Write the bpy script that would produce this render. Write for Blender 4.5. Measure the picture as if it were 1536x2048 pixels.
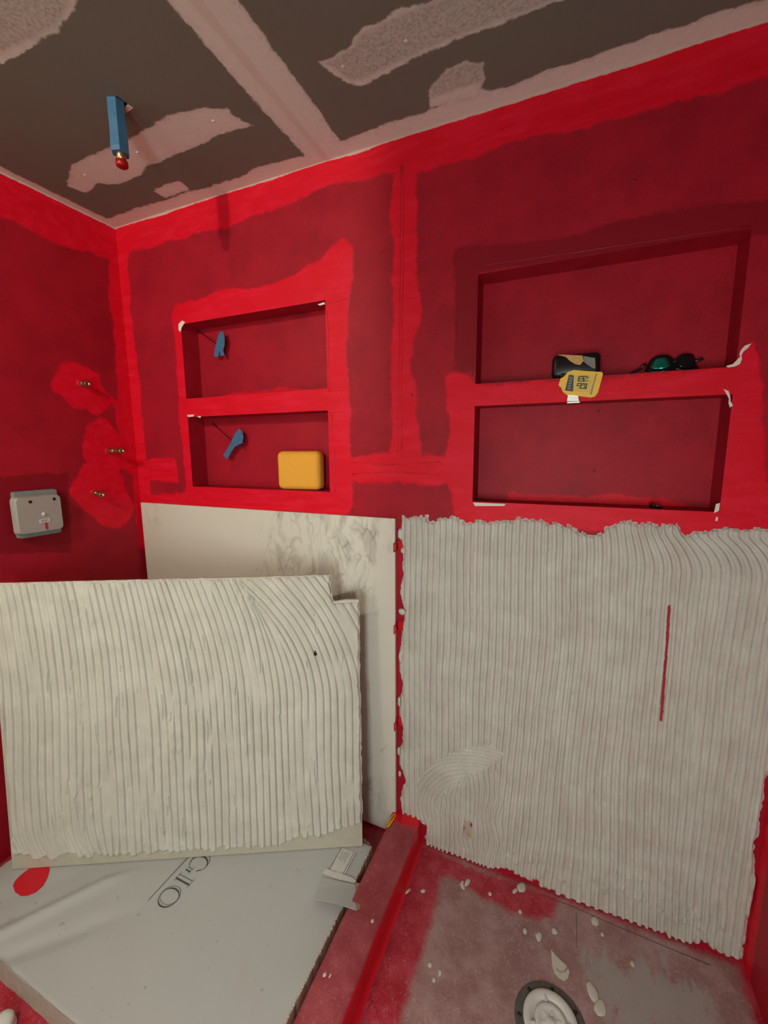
import bpy, bmesh, math, random
import numpy as np
from mathutils import Matrix, Vector

for o in list(bpy.data.objects):
    bpy.data.objects.remove(o, do_unlink=True)
scene = bpy.context.scene
COL = scene.collection
R = math.radians

# ------------------------------------------------------------------ camera
FPX = 837.508                                   # focal length in pixels of the 1536 x 2048 frame
YAW, PITCH, ROLL = R(23.29127), R(-8.49686), R(-0.35275)
CAM = np.array([0.0, -1.345, 1.493])
def cam_axes():
    sy, cy, sp, cp = math.sin(YAW), math.cos(YAW), math.sin(PITCH), math.cos(PITCH)
    f = np.array([-sy*cp, cy*cp, sp]); r = np.array([cy, sy, 0.0]); u = np.cross(r, f)
    cr, sr = math.cos(ROLL), math.sin(ROLL)
    return cr*r + sr*u, -sr*r + cr*u, f
AX_R, AX_U, AX_F = cam_axes()
cd = bpy.data.cameras.new('camera')
cd.sensor_fit = 'HORIZONTAL'; cd.sensor_width = 36.0; cd.lens = FPX/1536*36.0
cd.clip_start = 0.02
cam = bpy.data.objects.new('camera', cd); COL.objects.link(cam)
cam.matrix_world = Matrix((( AX_R[0], AX_U[0], -AX_F[0], CAM[0]), (AX_R[1], AX_U[1], -AX_F[1], CAM[1]),
                           (AX_R[2], AX_U[2], -AX_F[2], CAM[2]), (0, 0, 0, 1)))
scene.camera = cam

# ------------------------------------------------------------------ light and exposure
LAMP = (-1.035, -1.95, 2.400)
w = bpy.data.worlds.new('world'); scene.world = w; w.use_nodes = True
w.node_tree.nodes['Background'].inputs[0].default_value = (0.80, 0.90, 1.0, 1)
w.node_tree.nodes['Background'].inputs[1].default_value = 0.12
def area(name, loc, target, sx, sy, power, color):
    l = bpy.data.lights.new(name, 'AREA'); l.shape = 'RECTANGLE'; l.size = sx; l.size_y = sy
    l.energy = power; l.color = color
    o = bpy.data.objects.new(name, l); COL.objects.link(o); o.location = loc
    o.rotation_euler = (Vector(target)-Vector(loc)).to_track_quat('-Z', 'Y').to_euler()
    return o
area('window_front_offscreen', (-0.10, -2.33, 1.12), (-0.25, 0, 1.3), 0.44, 0.80, 23.5, (0.92, 1.0, 0.93))
pl = bpy.data.lights.new('ceiling_lamp_offscreen', 'POINT'); pl.energy = 52.0; pl.shadow_soft_size = 0.034; pl.color = (1.0, 0.93, 0.74)
po = bpy.data.objects.new('ceiling_lamp_offscreen', pl); COL.objects.link(po); po.location = LAMP
vs = scene.view_settings
vs.view_transform = 'Standard'; vs.look = 'None'; vs.gamma = 1.0; vs.use_curve_mapping = False
vs.exposure = -0.20

# ------------------------------------------------------------------ helpers
def ray(x, y):
    return AX_R*((x-768)/FPX) - AX_U*((y-1024)/FPX) + AX_F
def on_y(x, y, Y=0.0):
    d = ray(x, y); return CAM + d*((Y-CAM[1])/d[1])
def on_z(x, y, Z=0.0):
    d = ray(x, y); return CAM + d*((Z-CAM[2])/d[2])
def on_x(x, y, X):
    d = ray(x, y); return CAM + d*((X-CAM[0])/d[0])

def tag(o, label=None, cat=None, group=None, kind=None):
    if label: o['label'] = label
    if cat: o['category'] = cat
    if group: o['group'] = group
    if kind: o['kind'] = kind
    return o
def empty(name, loc=(0, 0, 0), rot=(0, 0, 0)):
    o = bpy.data.objects.new(name, None); COL.objects.link(o); o.location = loc; o.rotation_euler = rot
    o.empty_display_size = 0.05
    return o
def link(name, me, mat, parent=None, smooth=False):
    if mat: me.materials.append(mat)
    if smooth: me.polygons.foreach_set('use_smooth', [True]*len(me.polygons))
    o = bpy.data.objects.new(name, me); COL.objects.link(o)
    if parent: o.parent = parent
    return o
def pyd(name, v, f, mat, parent=None, smooth=False):
    me = bpy.data.meshes.new(name); me.from_pydata([tuple(map(float, p)) for p in v], [], f); me.update()
    return link(name, me, mat, parent, smooth)
def from_bm(name, bm, mat, parent=None, smooth=False):
    bmesh.ops.recalc_face_normals(bm, faces=bm.faces)
    me = bpy.data.meshes.new(name); bm.to_mesh(me); bm.free()
    return link(name, me, mat, parent, smooth)
def box_bm(bm, x0, x1, y0, y1, z0, z1, bevel=0.0, seg=2):
    r = bmesh.ops.create_cube(bm, size=1.0)
    for v in r['verts']:
        v.co = Vector(((x0+x1)/2 + v.co.x*(x1-x0), (y0+y1)/2 + v.co.y*(y1-y0), (z0+z1)/2 + v.co.z*(z1-z0)))
    if bevel:
        es = list({e for v in r['verts'] for e in v.link_edges})
        bmesh.ops.bevel(bm, geom=es, offset=bevel, segments=seg, profile=0.5, affect='EDGES')
def box(name, x0, x1, y0, y1, z0, z1, mat, parent=None, bevel=0.0, seg=2, smooth=False):
    bm = bmesh.new(); box_bm(bm, x0, x1, y0, y1, z0, z1, bevel, seg)
    return from_bm(name, bm, mat, parent, smooth)
def tube_bm(bm, pts, rad, n=10, cap=True):
    pts = [Vector(p) for p in pts]; rings = []
    rads = rad if hasattr(rad, '__len__') else [rad]*len(pts)
    prev = None
    for i, p in enumerate(pts):
        t = (pts[min(i+1, len(pts)-1)]-pts[max(i-1, 0)]).normalized()
        if prev is None:
            prev = t.orthogonal().normalized()
        a = (prev - t*prev.dot(t)).normalized(); b = t.cross(a); prev = a
        rings.append([bm.verts.new(p + (a*math.cos(2*math.pi*k/n) + b*math.sin(2*math.pi*k/n))*rads[i]) for k in range(n)])
    for i in range(len(rings)-1):
        for k in range(n):
            bm.faces.new((rings[i][k], rings[i][(k+1) % n], rings[i+1][(k+1) % n], rings[i+1][k]))
    if cap:
        bm.faces.new(rings[0][::-1]); bm.faces.new(rings[-1])
def tube(name, pts, rad, mat, parent=None, n=10, smooth=True):
    bm = bmesh.new(); tube_bm(bm, pts, rad, n); return from_bm(name, bm, mat, parent, smooth)
def lathe(name, prof, mat, parent=None, n=40, loc=(0, 0, 0), smooth=True):
    bm = bmesh.new(); rings = []
    for r, z in prof:
        rings.append([bm.verts.new((loc[0]+r*math.cos(2*math.pi*k/n), loc[1]+r*math.sin(2*math.pi*k/n), loc[2]+z)) for k in range(n)])
    for i in range(len(rings)-1):
        for k in range(n):
            bm.faces.new((rings[i][k], rings[i][(k+1) % n], rings[i+1][(k+1) % n], rings[i+1][k]))
    bm.faces.new(rings[0][::-1]); bm.faces.new(rings[-1])
    return from_bm(name, bm, mat, parent, smooth)
def prism(name, pts, off, mat, parent=None, smooth=False):
    """closed slab: polygon pts (3-D, flat) pushed along off"""
    n = len(pts); off = np.array(off)
    v = [np.array(p) for p in pts] + [np.array(p)+off for p in pts]
    bm = bmesh.new(); bv = [bm.verts.new(tuple(p)) for p in v]
    f1 = bm.faces.new(bv[:n]); f2 = bm.faces.new(bv[n:][::-1])
    for k in range(n):
        bm.faces.new((bv[k], bv[(k+1) % n], bv[n+(k+1) % n], bv[n+k]))
    f1.normal_update(); f2.normal_update()
    bmesh.ops.triangulate(bm, faces=[f1, f2])
    return from_bm(name, bm, mat, parent, smooth)
def ribbon(name, pts, widths, nrm, th, mat, parent=None, closed=False):
    """flat printed stroke along pts on a surface with normal nrm"""
    P = [np.array(p, float) for p in pts]; n = len(P); nrm = np.array(nrm, float)
    ws = widths if hasattr(widths, '__len__') else [widths]*n
    v = []; f = []
    for i in range(n):
        a = P[(i-1) % n] if closed else P[max(i-1, 0)]; b = P[(i+1) % n] if closed else P[min(i+1, n-1)]
        t = b-a; t = t/np.linalg.norm(t); s = np.cross(nrm, t)
        v += [P[i]+s*ws[i]/2+nrm*th, P[i]-s*ws[i]/2+nrm*th]
    for i in range(n if closed else n-1):
        j = (i+1) % n; f.append((2*i, 2*i+1, 2*j+1, 2*j))
    return pyd(name, v, f, mat, parent)

def lattice(seed, n=64):
    return np.random.RandomState(seed).rand(n, n)*2-1
def noise2(x, y, seed):
    L = lattice(seed); n = L.shape[0]
    xi = np.floor(x).astype(int); yi = np.floor(y).astype(int); fx = x-xi; fy = y-yi
    fx = fx*fx*(3-2*fx); fy = fy*fy*(3-2*fy)
    g = lambda i, j: L[i % n, j % n]
    return (g(xi, yi)*(1-fx)+g(xi+1, yi)*fx)*(1-fy) + (g(xi, yi+1)*(1-fx)+g(xi+1, yi+1)*fx)*fy
def sd_poly(px, py, poly):
    """signed distance to polygon, positive inside"""
    poly = np.array(poly, float); d = np.full(px.shape, 1e9); ins = np.zeros(px.shape, bool)
    for i in range(len(poly)):
        a = poly[i]; b = poly[i-1]; e = b-a; wx = px-a[0]; wy = py-a[1]
        t = np.clip((wx*e[0]+wy*e[1])/(e@e+1e-12), 0, 1)
        d = np.minimum(d, np.hypot(wx-e[0]*t, wy-e[1]*t))
        if abs(e[1]) > 1e-12:
            c = ((a[1] > py) != (b[1] > py)) & (px < e[0]*(py-a[1])/e[1]+a[0]); ins ^= c
    return np.where(ins, d, -d)
def sd_line(px, py, pts, half):
    d = np.full(px.shape, 1e9); pts = np.array(pts, float)
    for i in range(len(pts)-1):
        a = pts[i]; e = pts[i+1]-a
        t = np.clip(((px-a[0])*e[0]+(py-a[1])*e[1])/(e@e+1e-12), 0, 1)
        d = np.minimum(d, np.hypot(px-a[0]-e[0]*t, py-a[1]-e[1]*t))
    return half-d
def smooth(a, b, x):
    t = np.clip((x-a)/(b-a), 0, 1); return t*t*(3-2*t)
def grid(us, vs_, place, attrs, name, mat, parent=None, keep=None, smooth_=False):
    """rectangular grid; place(U,V)->xyz arrays, attrs: dict of arrays on U,V; keep: mask of faces"""
    U, V = np.meshgrid(us, vs_, indexing='ij'); nu, nv = U.shape
    X, Y, Z = place(U, V)
    v = np.stack([X.ravel(), Y.ravel(), Z.ravel()], 1)
    idx = np.arange(nu*nv).reshape(nu, nv)
    f = np.stack([idx[:-1, :-1], idx[1:, :-1], idx[1:, 1:], idx[:-1, 1:]], -1)
    if keep is not None: f = f[keep]
    f = f.reshape(-1, 4)
    used = np.zeros(len(v), bool); used[f.ravel()] = True
    remap = np.cumsum(used)-1; v = v[used]; f = remap[f]
    me = bpy.data.meshes.new(name)
    me.vertices.add(len(v)); me.vertices.foreach_set('co', v.ravel().astype(np.float32))
    me.loops.add(f.size); me.loops.foreach_set('vertex_index', f.ravel().astype(np.int32))
    me.polygons.add(len(f)); me.polygons.foreach_set('loop_start', np.arange(0, f.size, 4, dtype=np.int32))
    me.polygons.foreach_set('loop_total', np.full(len(f), 4, dtype=np.int32))
    me.update(calc_edges=True); me.validate()
    for k, a in attrs.items():
        at = me.attributes.new(k, 'FLOAT', 'POINT'); at.data.foreach_set('value', a.ravel()[used].astype(np.float32))
    return link(name, me, mat, parent, smooth_)

# ------------------------------------------------------------------ materials
class NT:
    def __init__(s, name):
        s.m = bpy.data.materials.new(name); s.m.use_nodes = True; s.t = s.m.node_tree
        s.b = s.t.nodes['Principled BSDF']; s.pos = None
    def n(s, typ, **kw):
        nd = s.t.nodes.new(typ)
        for k, v in kw.items(): setattr(nd, k, v)
        return nd
    def l(s, a, b): s.t.links.new(a, b)
    def co(s):
        if s.pos is None: s.pos = s.n('ShaderNodeNewGeometry').outputs['Position']
        return s.pos
    def noise(s, scale, detail=3, rough=0.55, vec=None, stretch=None, dist=0.0):
        nd = s.n('ShaderNodeTexNoise'); nd.inputs['Scale'].default_value = scale
        nd.inputs['Detail'].default_value = detail; nd.inputs['Roughness'].default_value = rough
        nd.inputs['Distortion'].default_value = dist
        v = vec or s.co()
        if stretch:
            mp = s.n('ShaderNodeMapping'); mp.inputs['Scale'].default_value = stretch; s.l(v, mp.inputs['Vector']); v = mp.outputs[0]
        s.l(v, nd.inputs['Vector']); return nd.outputs['Fac']
    def math(s, op, a, b=None, c=None):
        nd = s.n('ShaderNodeMath', operation=op)
        for i, x in enumerate((a, b, c)):
            if x is None: continue
            if isinstance(x, (int, float)): nd.inputs[i].default_value = x
            else: s.l(x, nd.inputs[i])
        return nd.outputs[0]
    def ramp(s, x, a, b, to0=0.0, to1=1.0, smooth=True):
        nd = s.n('ShaderNodeMapRange'); nd.interpolation_type = 'SMOOTHSTEP' if smooth else 'LINEAR'
        s.l(x, nd.inputs['Value'])
        for k, v in zip(('From Min', 'From Max', 'To Min', 'To Max'), (a, b, to0, to1)): nd.inputs[k].default_value = v
        return nd.outputs[0]
    def mix(s, fac, a, b, mode='MIX'):
        nd = s.n('ShaderNodeMix', data_type='RGBA', blend_type=mode)
        if isinstance(fac, (int, float)): nd.inputs[0].default_value = fac
        else: s.l(fac, nd.inputs[0])
        for i, x in ((6, a), (7, b)):
            if isinstance(x, tuple): nd.inputs[i].default_value = (*x, 1)
            else: s.l(x, nd.inputs[i])
        return nd.outputs[2]
    def attr(s, name): return s.n('ShaderNodeAttribute', attribute_name=name).outputs['Fac']
    def bump(s, h, strength=0.3, dist=0.002):
        nd = s.n('ShaderNodeBump'); nd.inputs['Strength'].default_value = strength; nd.inputs['Distance'].default_value = dist
        s.l(h, nd.inputs['Height']); s.l(nd.outputs[0], s.b.inputs['Normal'])
    def out(s, color, rough=0.6, metal=0.0, spec=0.5):
        if isinstance(color, tuple): s.b.inputs['Base Color'].default_value = (*color, 1)
        else: s.l(color, s.b.inputs['Base Color'])
        if isinstance(rough, (int, float)): s.b.inputs['Roughness'].default_value = rough
        else: s.l(rough, s.b.inputs['Roughness'])
        s.b.inputs['Metallic'].default_value = metal; s.b.inputs['Specular IOR Level'].default_value = spec
        return s.m

def simple(name, color, rough=0.5, metal=0.0, var=0.12, scale=60.0, spec=0.5, bump=0.0):
    k = NT(name); nz = k.noise(scale, 3)
    c = k.mix(nz, tuple(x*(1-var) for x in color), tuple(min(1, x*(1+var)) for x in color))
    if bump: k.bump(nz, bump, 0.001)
    return k.out(c, rough, metal, spec)

MUD = (0.66, 0.62, 0.57)
def red_membrane(name, thin_a, thin_b, strong=(0.72, 0.004, 0.020), strong_b=(0.78, 0.010, 0.040), rough=0.5, edge=0.012, dark=(0.25, 0.006, 0.016), plaster=(0.62, 0.42, 0.39)):
    """red waterproofing: attribute coat (m, >0 thick bright coat), deep (>0 bare dark coat), mud (>0 plaster)"""
    k = NT(name)
    rag = k.math('MULTIPLY', k.math('SUBTRACT', k.noise(38, 4, 0.6), 0.5), edge*2)
    base = k.mix(k.ramp(k.noise(7, 6, 0.65), 0.35, 0.68), thin_a, thin_b)
    base = k.mix(k.math('MULTIPLY', k.ramp(k.noise(160, 3, 0.7), 0.42, 0.72), 0.35), base, tuple(min(1, x*1.5+0.01) for x in thin_b))
    dp = k.ramp(k.math('ADD', k.attr('deep'), rag), -0.004, 0.006)
    base = k.mix(dp, base, dark)
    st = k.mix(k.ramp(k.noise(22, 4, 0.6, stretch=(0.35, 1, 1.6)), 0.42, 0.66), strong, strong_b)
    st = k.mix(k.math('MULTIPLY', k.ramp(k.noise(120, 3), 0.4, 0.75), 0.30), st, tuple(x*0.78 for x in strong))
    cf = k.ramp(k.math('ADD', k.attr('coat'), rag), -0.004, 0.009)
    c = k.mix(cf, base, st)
    mf = k.ramp(k.math('ADD', k.attr('mud'), k.math('MULTIPLY', rag, 0.35)), -0.001, 0.0015)
    c = k.mix(mf, c, plaster)
    h = k.math('ADD', k.math('MULTIPLY', k.noise(190, 4, 0.6), 0.5), k.math('MULTIPLY', cf, 0.7))
    k.bump(h, 0.45, 0.0016)
    return k.out(c, rough, 0.0, 0.18)
M_WALL = red_membrane('red_membrane_wall', (0.40, 0.009, 0.024), (0.30, 0.007, 0.019))
M_WALL_L = red_membrane('red_membrane_side', (0.40, 0.009, 0.024), (0.30, 0.007, 0.019), plaster=(0.55, 0.53, 0.50))

def floor_membrane():
    k = NT('pan_membrane')
    rag = k.math('MULTIPLY', k.math('SUBTRACT', k.noise(30, 4, 0.6), 0.5), 0.035)
    base = k.mix(k.ramp(k.noise(9, 6, 0.7), 0.35, 0.68), (0.29, 0.145, 0.145), (0.42, 0.27, 0.275))
    fib = k.ramp(k.noise(70, 5, 0.7, dist=2.4), 0.54, 0.64)
    base = k.mix(k.math('MULTIPLY', fib, 0.45), base, (0.60, 0.46, 0.46))
    fib2 = k.ramp(k.noise(60, 5, 0.7, dist=2.2), 0.62, 0.70)
    base = k.mix(k.math('MULTIPLY', fib2, 0.4), base, (0.13, 0.05, 0.05))
    sm = k.math('ADD', k.attr('mud'), k.math('MULTIPLY', k.math('SUBTRACT', k.noise(17, 6, 0.72, stretch=(1.8, 0.55, 1), dist=0.5), 0.5), 0.30))
    base = k.mix(k.math('MULTIPLY', k.ramp(sm, -0.015, 0.03), 0.8), base, (0.38, 0.36, 0.345))
    st = k.mix(k.ramp(k.noise(16, 5, 0.65), 0.35, 0.7), (0.38, 0.008, 0.024), (0.50, 0.05, 0.085))
    st = k.mix(k.math('MULTIPLY', fib, 0.35), st, (0.62, 0.28, 0.30))
    cf = k.ramp(k.math('ADD', k.attr('coat'), rag), -0.018, 0.012)
    c = k.mix(cf, base, st)
    k.bump(k.noise(120, 5, 0.7), 0.5, 0.0015)
    return k.out(c, 0.42, 0.0, 0.5)
M_PAN = floor_membrane()
def curb_mat():
    k = NT('curb_membrane')
    fib = k.ramp(k.noise(70, 5, 0.7, dist=2.4), 0.54, 0.64)
    thin = k.mix(k.ramp(k.noise(12, 5, 0.65), 0.35, 0.68), (0.30, 0.035, 0.050), (0.40, 0.075, 0.095))
    thin = k.mix(k.math('MULTIPLY', fib, 0.45), thin, (0.50, 0.20, 0.22))
    rag = k.math('MULTIPLY', k.math('SUBTRACT', k.noise(18, 4, 0.6), 0.5), 0.05)
    cf = k.ramp(k.math('ADD', k.attr('coat'), rag), -0.012, 0.012)
    c = k.mix(cf, thin, (0.72, 0.004, 0.020))
    k.bump(k.noise(130, 5, 0.7), 0.5, 0.0015)
    return k.out(c, 0.42, 0.0, 0.45)
M_CURB = curb_mat()

def ceiling_mat():
    k = NT('drywall_with_mud')
    rag = k.math('MULTIPLY', k.math('SUBTRACT', k.noise(42, 4, 0.6), 0.5), 0.022)
    base = k.mix(k.noise(3, 3), (0.165, 0.170, 0.140), (0.19, 0.19, 0.158))
    base = k.mix(k.math('MULTIPLY', k.noise(420, 2), 0.25), base, (0.24, 0.23, 0.20))
    f = k.ramp(k.math('ADD', k.attr('mud'), rag), -0.003, 0.004)
    worn = k.math('ADD', k.attr('mud'), k.math('MULTIPLY', k.math('SUBTRACT', k.noise(60, 5, 0.75), 0.5), 0.09))
    f2 = k.math('MULTIPLY', f, k.ramp(worn, -0.02, 0.02, 0.72, 1.0))
    sg = k.ramp(k.attr('sanded'), 0.0, 0.02)
    f2 = k.math('MULTIPLY', f2, k.math('SUBTRACT', 1.0, k.math('MULTIPLY', sg, k.ramp(k.noise(120, 4, 0.75), 0.35, 0.75, 0.25, 0.75))))
    c = k.mix(f2, base, k.mix(k.noise(90, 4, 0.7), (0.66, 0.66, 0.61), (0.82, 0.82, 0.76)))
    c = k.mix(k.ramp(k.attr('tape'), -0.004, 0.004, 0.0, 0.35), c, (0.60, 0.46, 0.40))
    k.bump(k.math('ADD', k.math('MULTIPLY', f, 0.8), k.math('MULTIPLY', k.noise(300, 3), 0.3)), 0.35, 0.0015)
    return k.out(c, 0.85, 0.0, 0.2)
M_CEIL = ceiling_mat()

def mortar_mat(name, thin):
    k = NT(name)
    base = k.mix(k.ramp(k.noise(14, 4), 0.3, 0.7), (0.54, 0.525, 0.47), (0.61, 0.595, 0.545))
    c = k.mix(k.math('MULTIPLY', k.attr('thin'), k.ramp(k.noise(9, 4, 0.65), 0.36, 0.66)), base, thin)
    c = k.mix(k.attr('skim'), c, thin)
    c = k.mix(k.attr('scored'), c, (0.36, 0.02, 0.04))
    k.bump(k.math('ADD', k.noise(260, 4, 0.65), k.noise(900, 2)), 0.28, 0.0014)
    return k.out(c, 0.62, 0.0, 0.35)
M_MORTAR_W = mortar_mat('mortar_on_red_wall', (0.47, 0.35, 0.335))
M_MORTAR_T = mortar_mat('mortar_on_tile', (0.40, 0.37, 0.30))
M_DROP = simple('mortar_drop', (0.60, 0.58, 0.52), 0.6, var=0.15, scale=150, bump=0.3)

def marble():
    k = NT('calacatta_marble')
    wrp = k.n('ShaderNodeTexNoise'); wrp.inputs['Scale'].default_value = 5.0; wrp.inputs['Detail'].default_value = 5
    k.l(k.co(), wrp.inputs['Vector'])
    va = k.n('ShaderNodeVectorMath', operation='SUBTRACT'); k.l(wrp.outputs['Color'], va.inputs[0]); va.inputs[1].default_value = (0.5, 0.5, 0.5)
    vm = k.n('ShaderNodeVectorMath', operation='SCALE'); k.l(va.outputs[0], vm.inputs[0]); vm.inputs['Scale'].default_value = 0.15
    vv = k.n('ShaderNodeVectorMath', operation='ADD'); k.l(k.co(), vv.inputs[0]); k.l(vm.outputs[0], vv.inputs[1])
    mp = k.n('ShaderNodeMapping'); mp.inputs['Rotation'].default_value = (0, R(38), 0); mp.inputs['Scale'].default_value = (1.5, 1, 0.8)
    k.l(vv.outputs[0], mp.inputs['Vector'])
    mp2 = k.n('ShaderNodeMapping'); mp2.inputs['Rotation'].default_value = (0, R(-52), 0); mp2.inputs['Scale'].default_value = (1.9, 1, 0.62)
    k.l(vv.outputs[0], mp2.inputs['Vector'])
    vo = k.n('ShaderNodeTexVoronoi', feature='DISTANCE_TO_EDGE'); vo.inputs['Scale'].default_value = 13.0; vo.inputs['Randomness'].default_value = 1.0
    k.l(mp2.outputs[0], vo.inputs['Vector'])
    crack0 = k.math('SUBTRACT', 1.0, k.ramp(vo.outputs['Distance'], 0.0, 0.06))
    rid = k.math('SUBTRACT', 1.0, k.ramp(k.math('ABSOLUTE', k.math('SUBTRACT', k.noise(4.5, 3, 0.5, vec=mp2.outputs[0], dist=0.8), 0.5)), 0.0, 0.030))
    crack = k.math('MAXIMUM', k.math('MULTIPLY', crack0, k.ramp(k.noise(9, 3), 0.35, 0.55)), k.math('MULTIPLY', rid, 0.8))
    cloud = k.ramp(k.noise(13, 4, 0.55, vec=mp2.outputs[0]), 0.45, 0.66)
    band = k.math('ADD', k.attr('vein_band'), k.math('MULTIPLY', k.math('SUBTRACT', k.noise(8, 4), 0.5), 0.16))
    bm_ = k.ramp(band, -0.02, 0.07)
    veins = k.math('SUBTRACT', 1.0, k.ramp(k.math('ABSOLUTE', k.math('ADD', k.attr('vein_line'), k.math('MULTIPLY', k.math('SUBTRACT', k.noise(16, 4, 0.6), 0.5), 0.05))), 0.0, 0.0045))
    f = k.math('MULTIPLY', bm_, k.math('ADD', k.math('MULTIPLY', crack, k.ramp(k.noise(13, 4), 0.36, 0.62, 0.1, 0.6)), k.math('MULTIPLY', cloud, 0.50)))
    f = k.math('MINIMUM', k.math('ADD', f, k.math('MULTIPLY', veins, k.ramp(k.noise(11, 3), 0.38, 0.6, 0.08, 0.5))), 1.0)
    base = k.mix(k.noise(2.5, 4), (0.66, 0.625, 0.55), (0.74, 0.715, 0.655))
    c = k.mix(f, base, (0.34, 0.33, 0.29))
    return k.out(c, 0.34, 0.0, 0.5)
M_MARBLE = marble()
M_TILEBACK = simple('porcelain_body', (0.47, 0.44, 0.36), 0.75, var=0.12, scale=40)

def carton_mat():
    k = NT('white_carton')
    c = k.mix(k.noise(6, 4), (0.43, 0.44, 0.452), (0.485, 0.495, 0.505))
    c = k.mix(k.ramp(k.noise(34, 3, 0.5), 0.69, 0.74, 0, 0.55), c, (0.22, 0.21, 0.20))
    c = k.mix(k.ramp(k.noise(5, 4, 0.6, stretch=(1, 1, 4)), 0.62, 0.8, 0, 0.3), c, (0.45, 0.40, 0.36))
    k.bump(k.noise(200, 3), 0.08, 0.001)
    return k.out(c, 0.5, 0.0, 0.4)
M_CARTON = carton_mat()
M_KRAFT = simple('kraft_paper', (0.36, 0.26, 0.16), 0.85, var=0.25, scale=120)
M_CARTSIDE = simple('carton_side', (0.40, 0.35, 0.30), 0.8, var=0.2, scale=50)
M_PRINT = simple('dark_print', (0.05, 0.065, 0.07), 0.6)
M_PRINTLT = simple('grey_print', (0.28, 0.28, 0.28), 0.6)
M_WHITEPAP = simple('white_paper', (0.60, 0.595, 0.585), 0.7)
M_REDPRINT = simple('red_ink', (0.62, 0.004, 0.018), 0.5)
M_BLUETAPE = simple('blue_tape', (0.042, 0.145, 0.28), 0.6, var=0.3, scale=70, bump=0.4)
M_BRASS = simple('brass', (0.46, 0.36, 0.20), 0.32, metal=0.9, var=0.25)
M_COPPER = simple('copper', (0.42, 0.25, 0.16), 0.35, metal=0.85, var=0.3)
M_REDCAP = simple('red_cap', (0.36, 0.006, 0.004), 0.35)
M_BLACK = simple('black_plastic', (0.008, 0.008, 0.009), 0.22)
M_GREYPL = simple('grey_guard_plastic', (0.38, 0.36, 0.335), 0.55, var=0.1, scale=25)
M_TEALPL = simple('grey_green_box_plastic', (0.20, 0.26, 0.26), 0.35, var=0.2)
M_STEEL = simple('steel', (0.62, 0.60, 0.56), 0.3, metal=0.9, var=0.15)
M_YELLOW = simple('yellow_plastic', (0.90, 0.56, 0.05), 0.35, var=0.06)
M_YELLOWCL = simple('yellow_clip_plastic', (0.85, 0.45, 0.01), 0.3)
M_SPONGE = simple('yellow_sponge', (0.86, 0.40, 0.045), 0.9, var=0.10, scale=240, bump=0.7)
M_REDPL = simple('red_clip_plastic', (0.60, 0.006, 0.014), 0.25)
M_CLEAR = simple('pale_plastic_edge', (0.72, 0.50, 0.47), 0.3)
M_WHITEPL = simple('white_plastic', (0.68, 0.68, 0.66), 0.35, var=0.05)
M_DRAINGREY = simple('dirty_flange', (0.10, 0.095, 0.085), 0.5, var=0.5, scale=45)
M_CHIP = simple('bare_white_edge', (0.80, 0.75, 0.67), 0.7, var=0.1)
M_DIMPLE = simple('screw_dimple', (0.25, 0.006, 0.016), 0.6)
M_PLAIN = simple('bare_drywall', (0.74, 0.74, 0.71), 0.8, var=0.05, scale=4)
M_TAN = simple('tan_label', (0.58, 0.33, 0.10), 0.5, var=0.25, scale=90)
M_GREYLB = simple('grey_label', (0.22, 0.20, 0.19), 0.5, var=0.3, scale=120)
M_LENS = simple('mirror_lens', (0.04, 0.62, 0.50), 0.10, metal=0.9, var=0.05)


# ------------------------------------------------------------------ room shell
XL, XR, YF, H = -1.825, 0.557, -2.20, 2.44
NL = dict(x0=-1.486, x1=-0.797, z0=1.338, z1=2.008, s0=1.634, s1=1.710)
NR = dict(x0=-0.268, x1=0.379, z0=1.325, z1=2.008, s0=1.625, s1=1.692)
ND = 0.088
def wp(pts): return [tuple(on_y(*p)[[0, 2]]) for p in pts]
def lp(pts): return [tuple(on_x(p[0], p[1], XL)[[1, 2]]) for p in pts]
def cp(pts): return [tuple(on_z(p[0], p[1], H)[[0, 1]]) for p in pts]
def fp(pts): return [tuple(on_z(p[0], p[1], 0.0)[[0, 1]]) for p in pts]

def axis(a, b, step, extra):
    s = set(np.round(np.linspace(a, b, int(round((b-a)/step))+1), 5)) | set(extra)
    s = sorted(s); out = [s[0]]
    ex = set(extra)
    for q in s[1:]:
        if q-out[-1] < 0.003:
            if q in ex: out[-1] = q
            continue
        out.append(q)
    return np.array(out)
xs = axis(XL, XR, 0.010, [NL['x0'], NL['x1'], NR['x0'], NR['x1']])
zs = axis(0, H, 0.010, [NL['z0'], NL['z1'], NL['s0'], NL['s1'], NR['z0'], NR['z1'], NR['s0'], NR['s1']])
U, V = np.meshgrid(xs, zs, indexing='ij')
jag = 0.006*noise2(U*9, V*9, 3) + 0.005*noise2(U*21, V*21, 4) + 0.003*noise2(U*45, V*45, 6)
coat = np.full(U.shape, -1.0)
def add(sd):
    global coat
    coat = np.maximum(coat, sd+jag)
topc = wp([(235, 400), (235, 500), (300, 497), (360, 478), (430, 462), (500, 440), (560, 415), (640, 380), (700, 366), (780, 350), (860, 344), (950, 318), (1050, 275), (1150, 258), (1300, 225), (1420, 190), (1536, 150), (1700, 100), (1700, -150), (900, -100)])
add(sd_poly(U, V, topc))
add(sd_poly(U, V, wp([(205, 440), (250, 440), (262, 600), (278, 760), (292, 900), (302, 1000), (310, 1100), (270, 1100)])))
add(sd_poly(U, V, wp([(784, 310), (836, 315), (838, 400), (833, 480), (837, 560), (846, 625), (842, 650), (828, 690), (822, 730), (830, 780), (834, 850), (842, 930), (782, 930), (783, 800), (780, 700), (784, 600), (781, 450)])))
add(sd_poly(U, V, wp([(698, 915), (760, 908), (900, 915), (905, 965), (870, 972), (780, 968), (700, 965)])))
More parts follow.
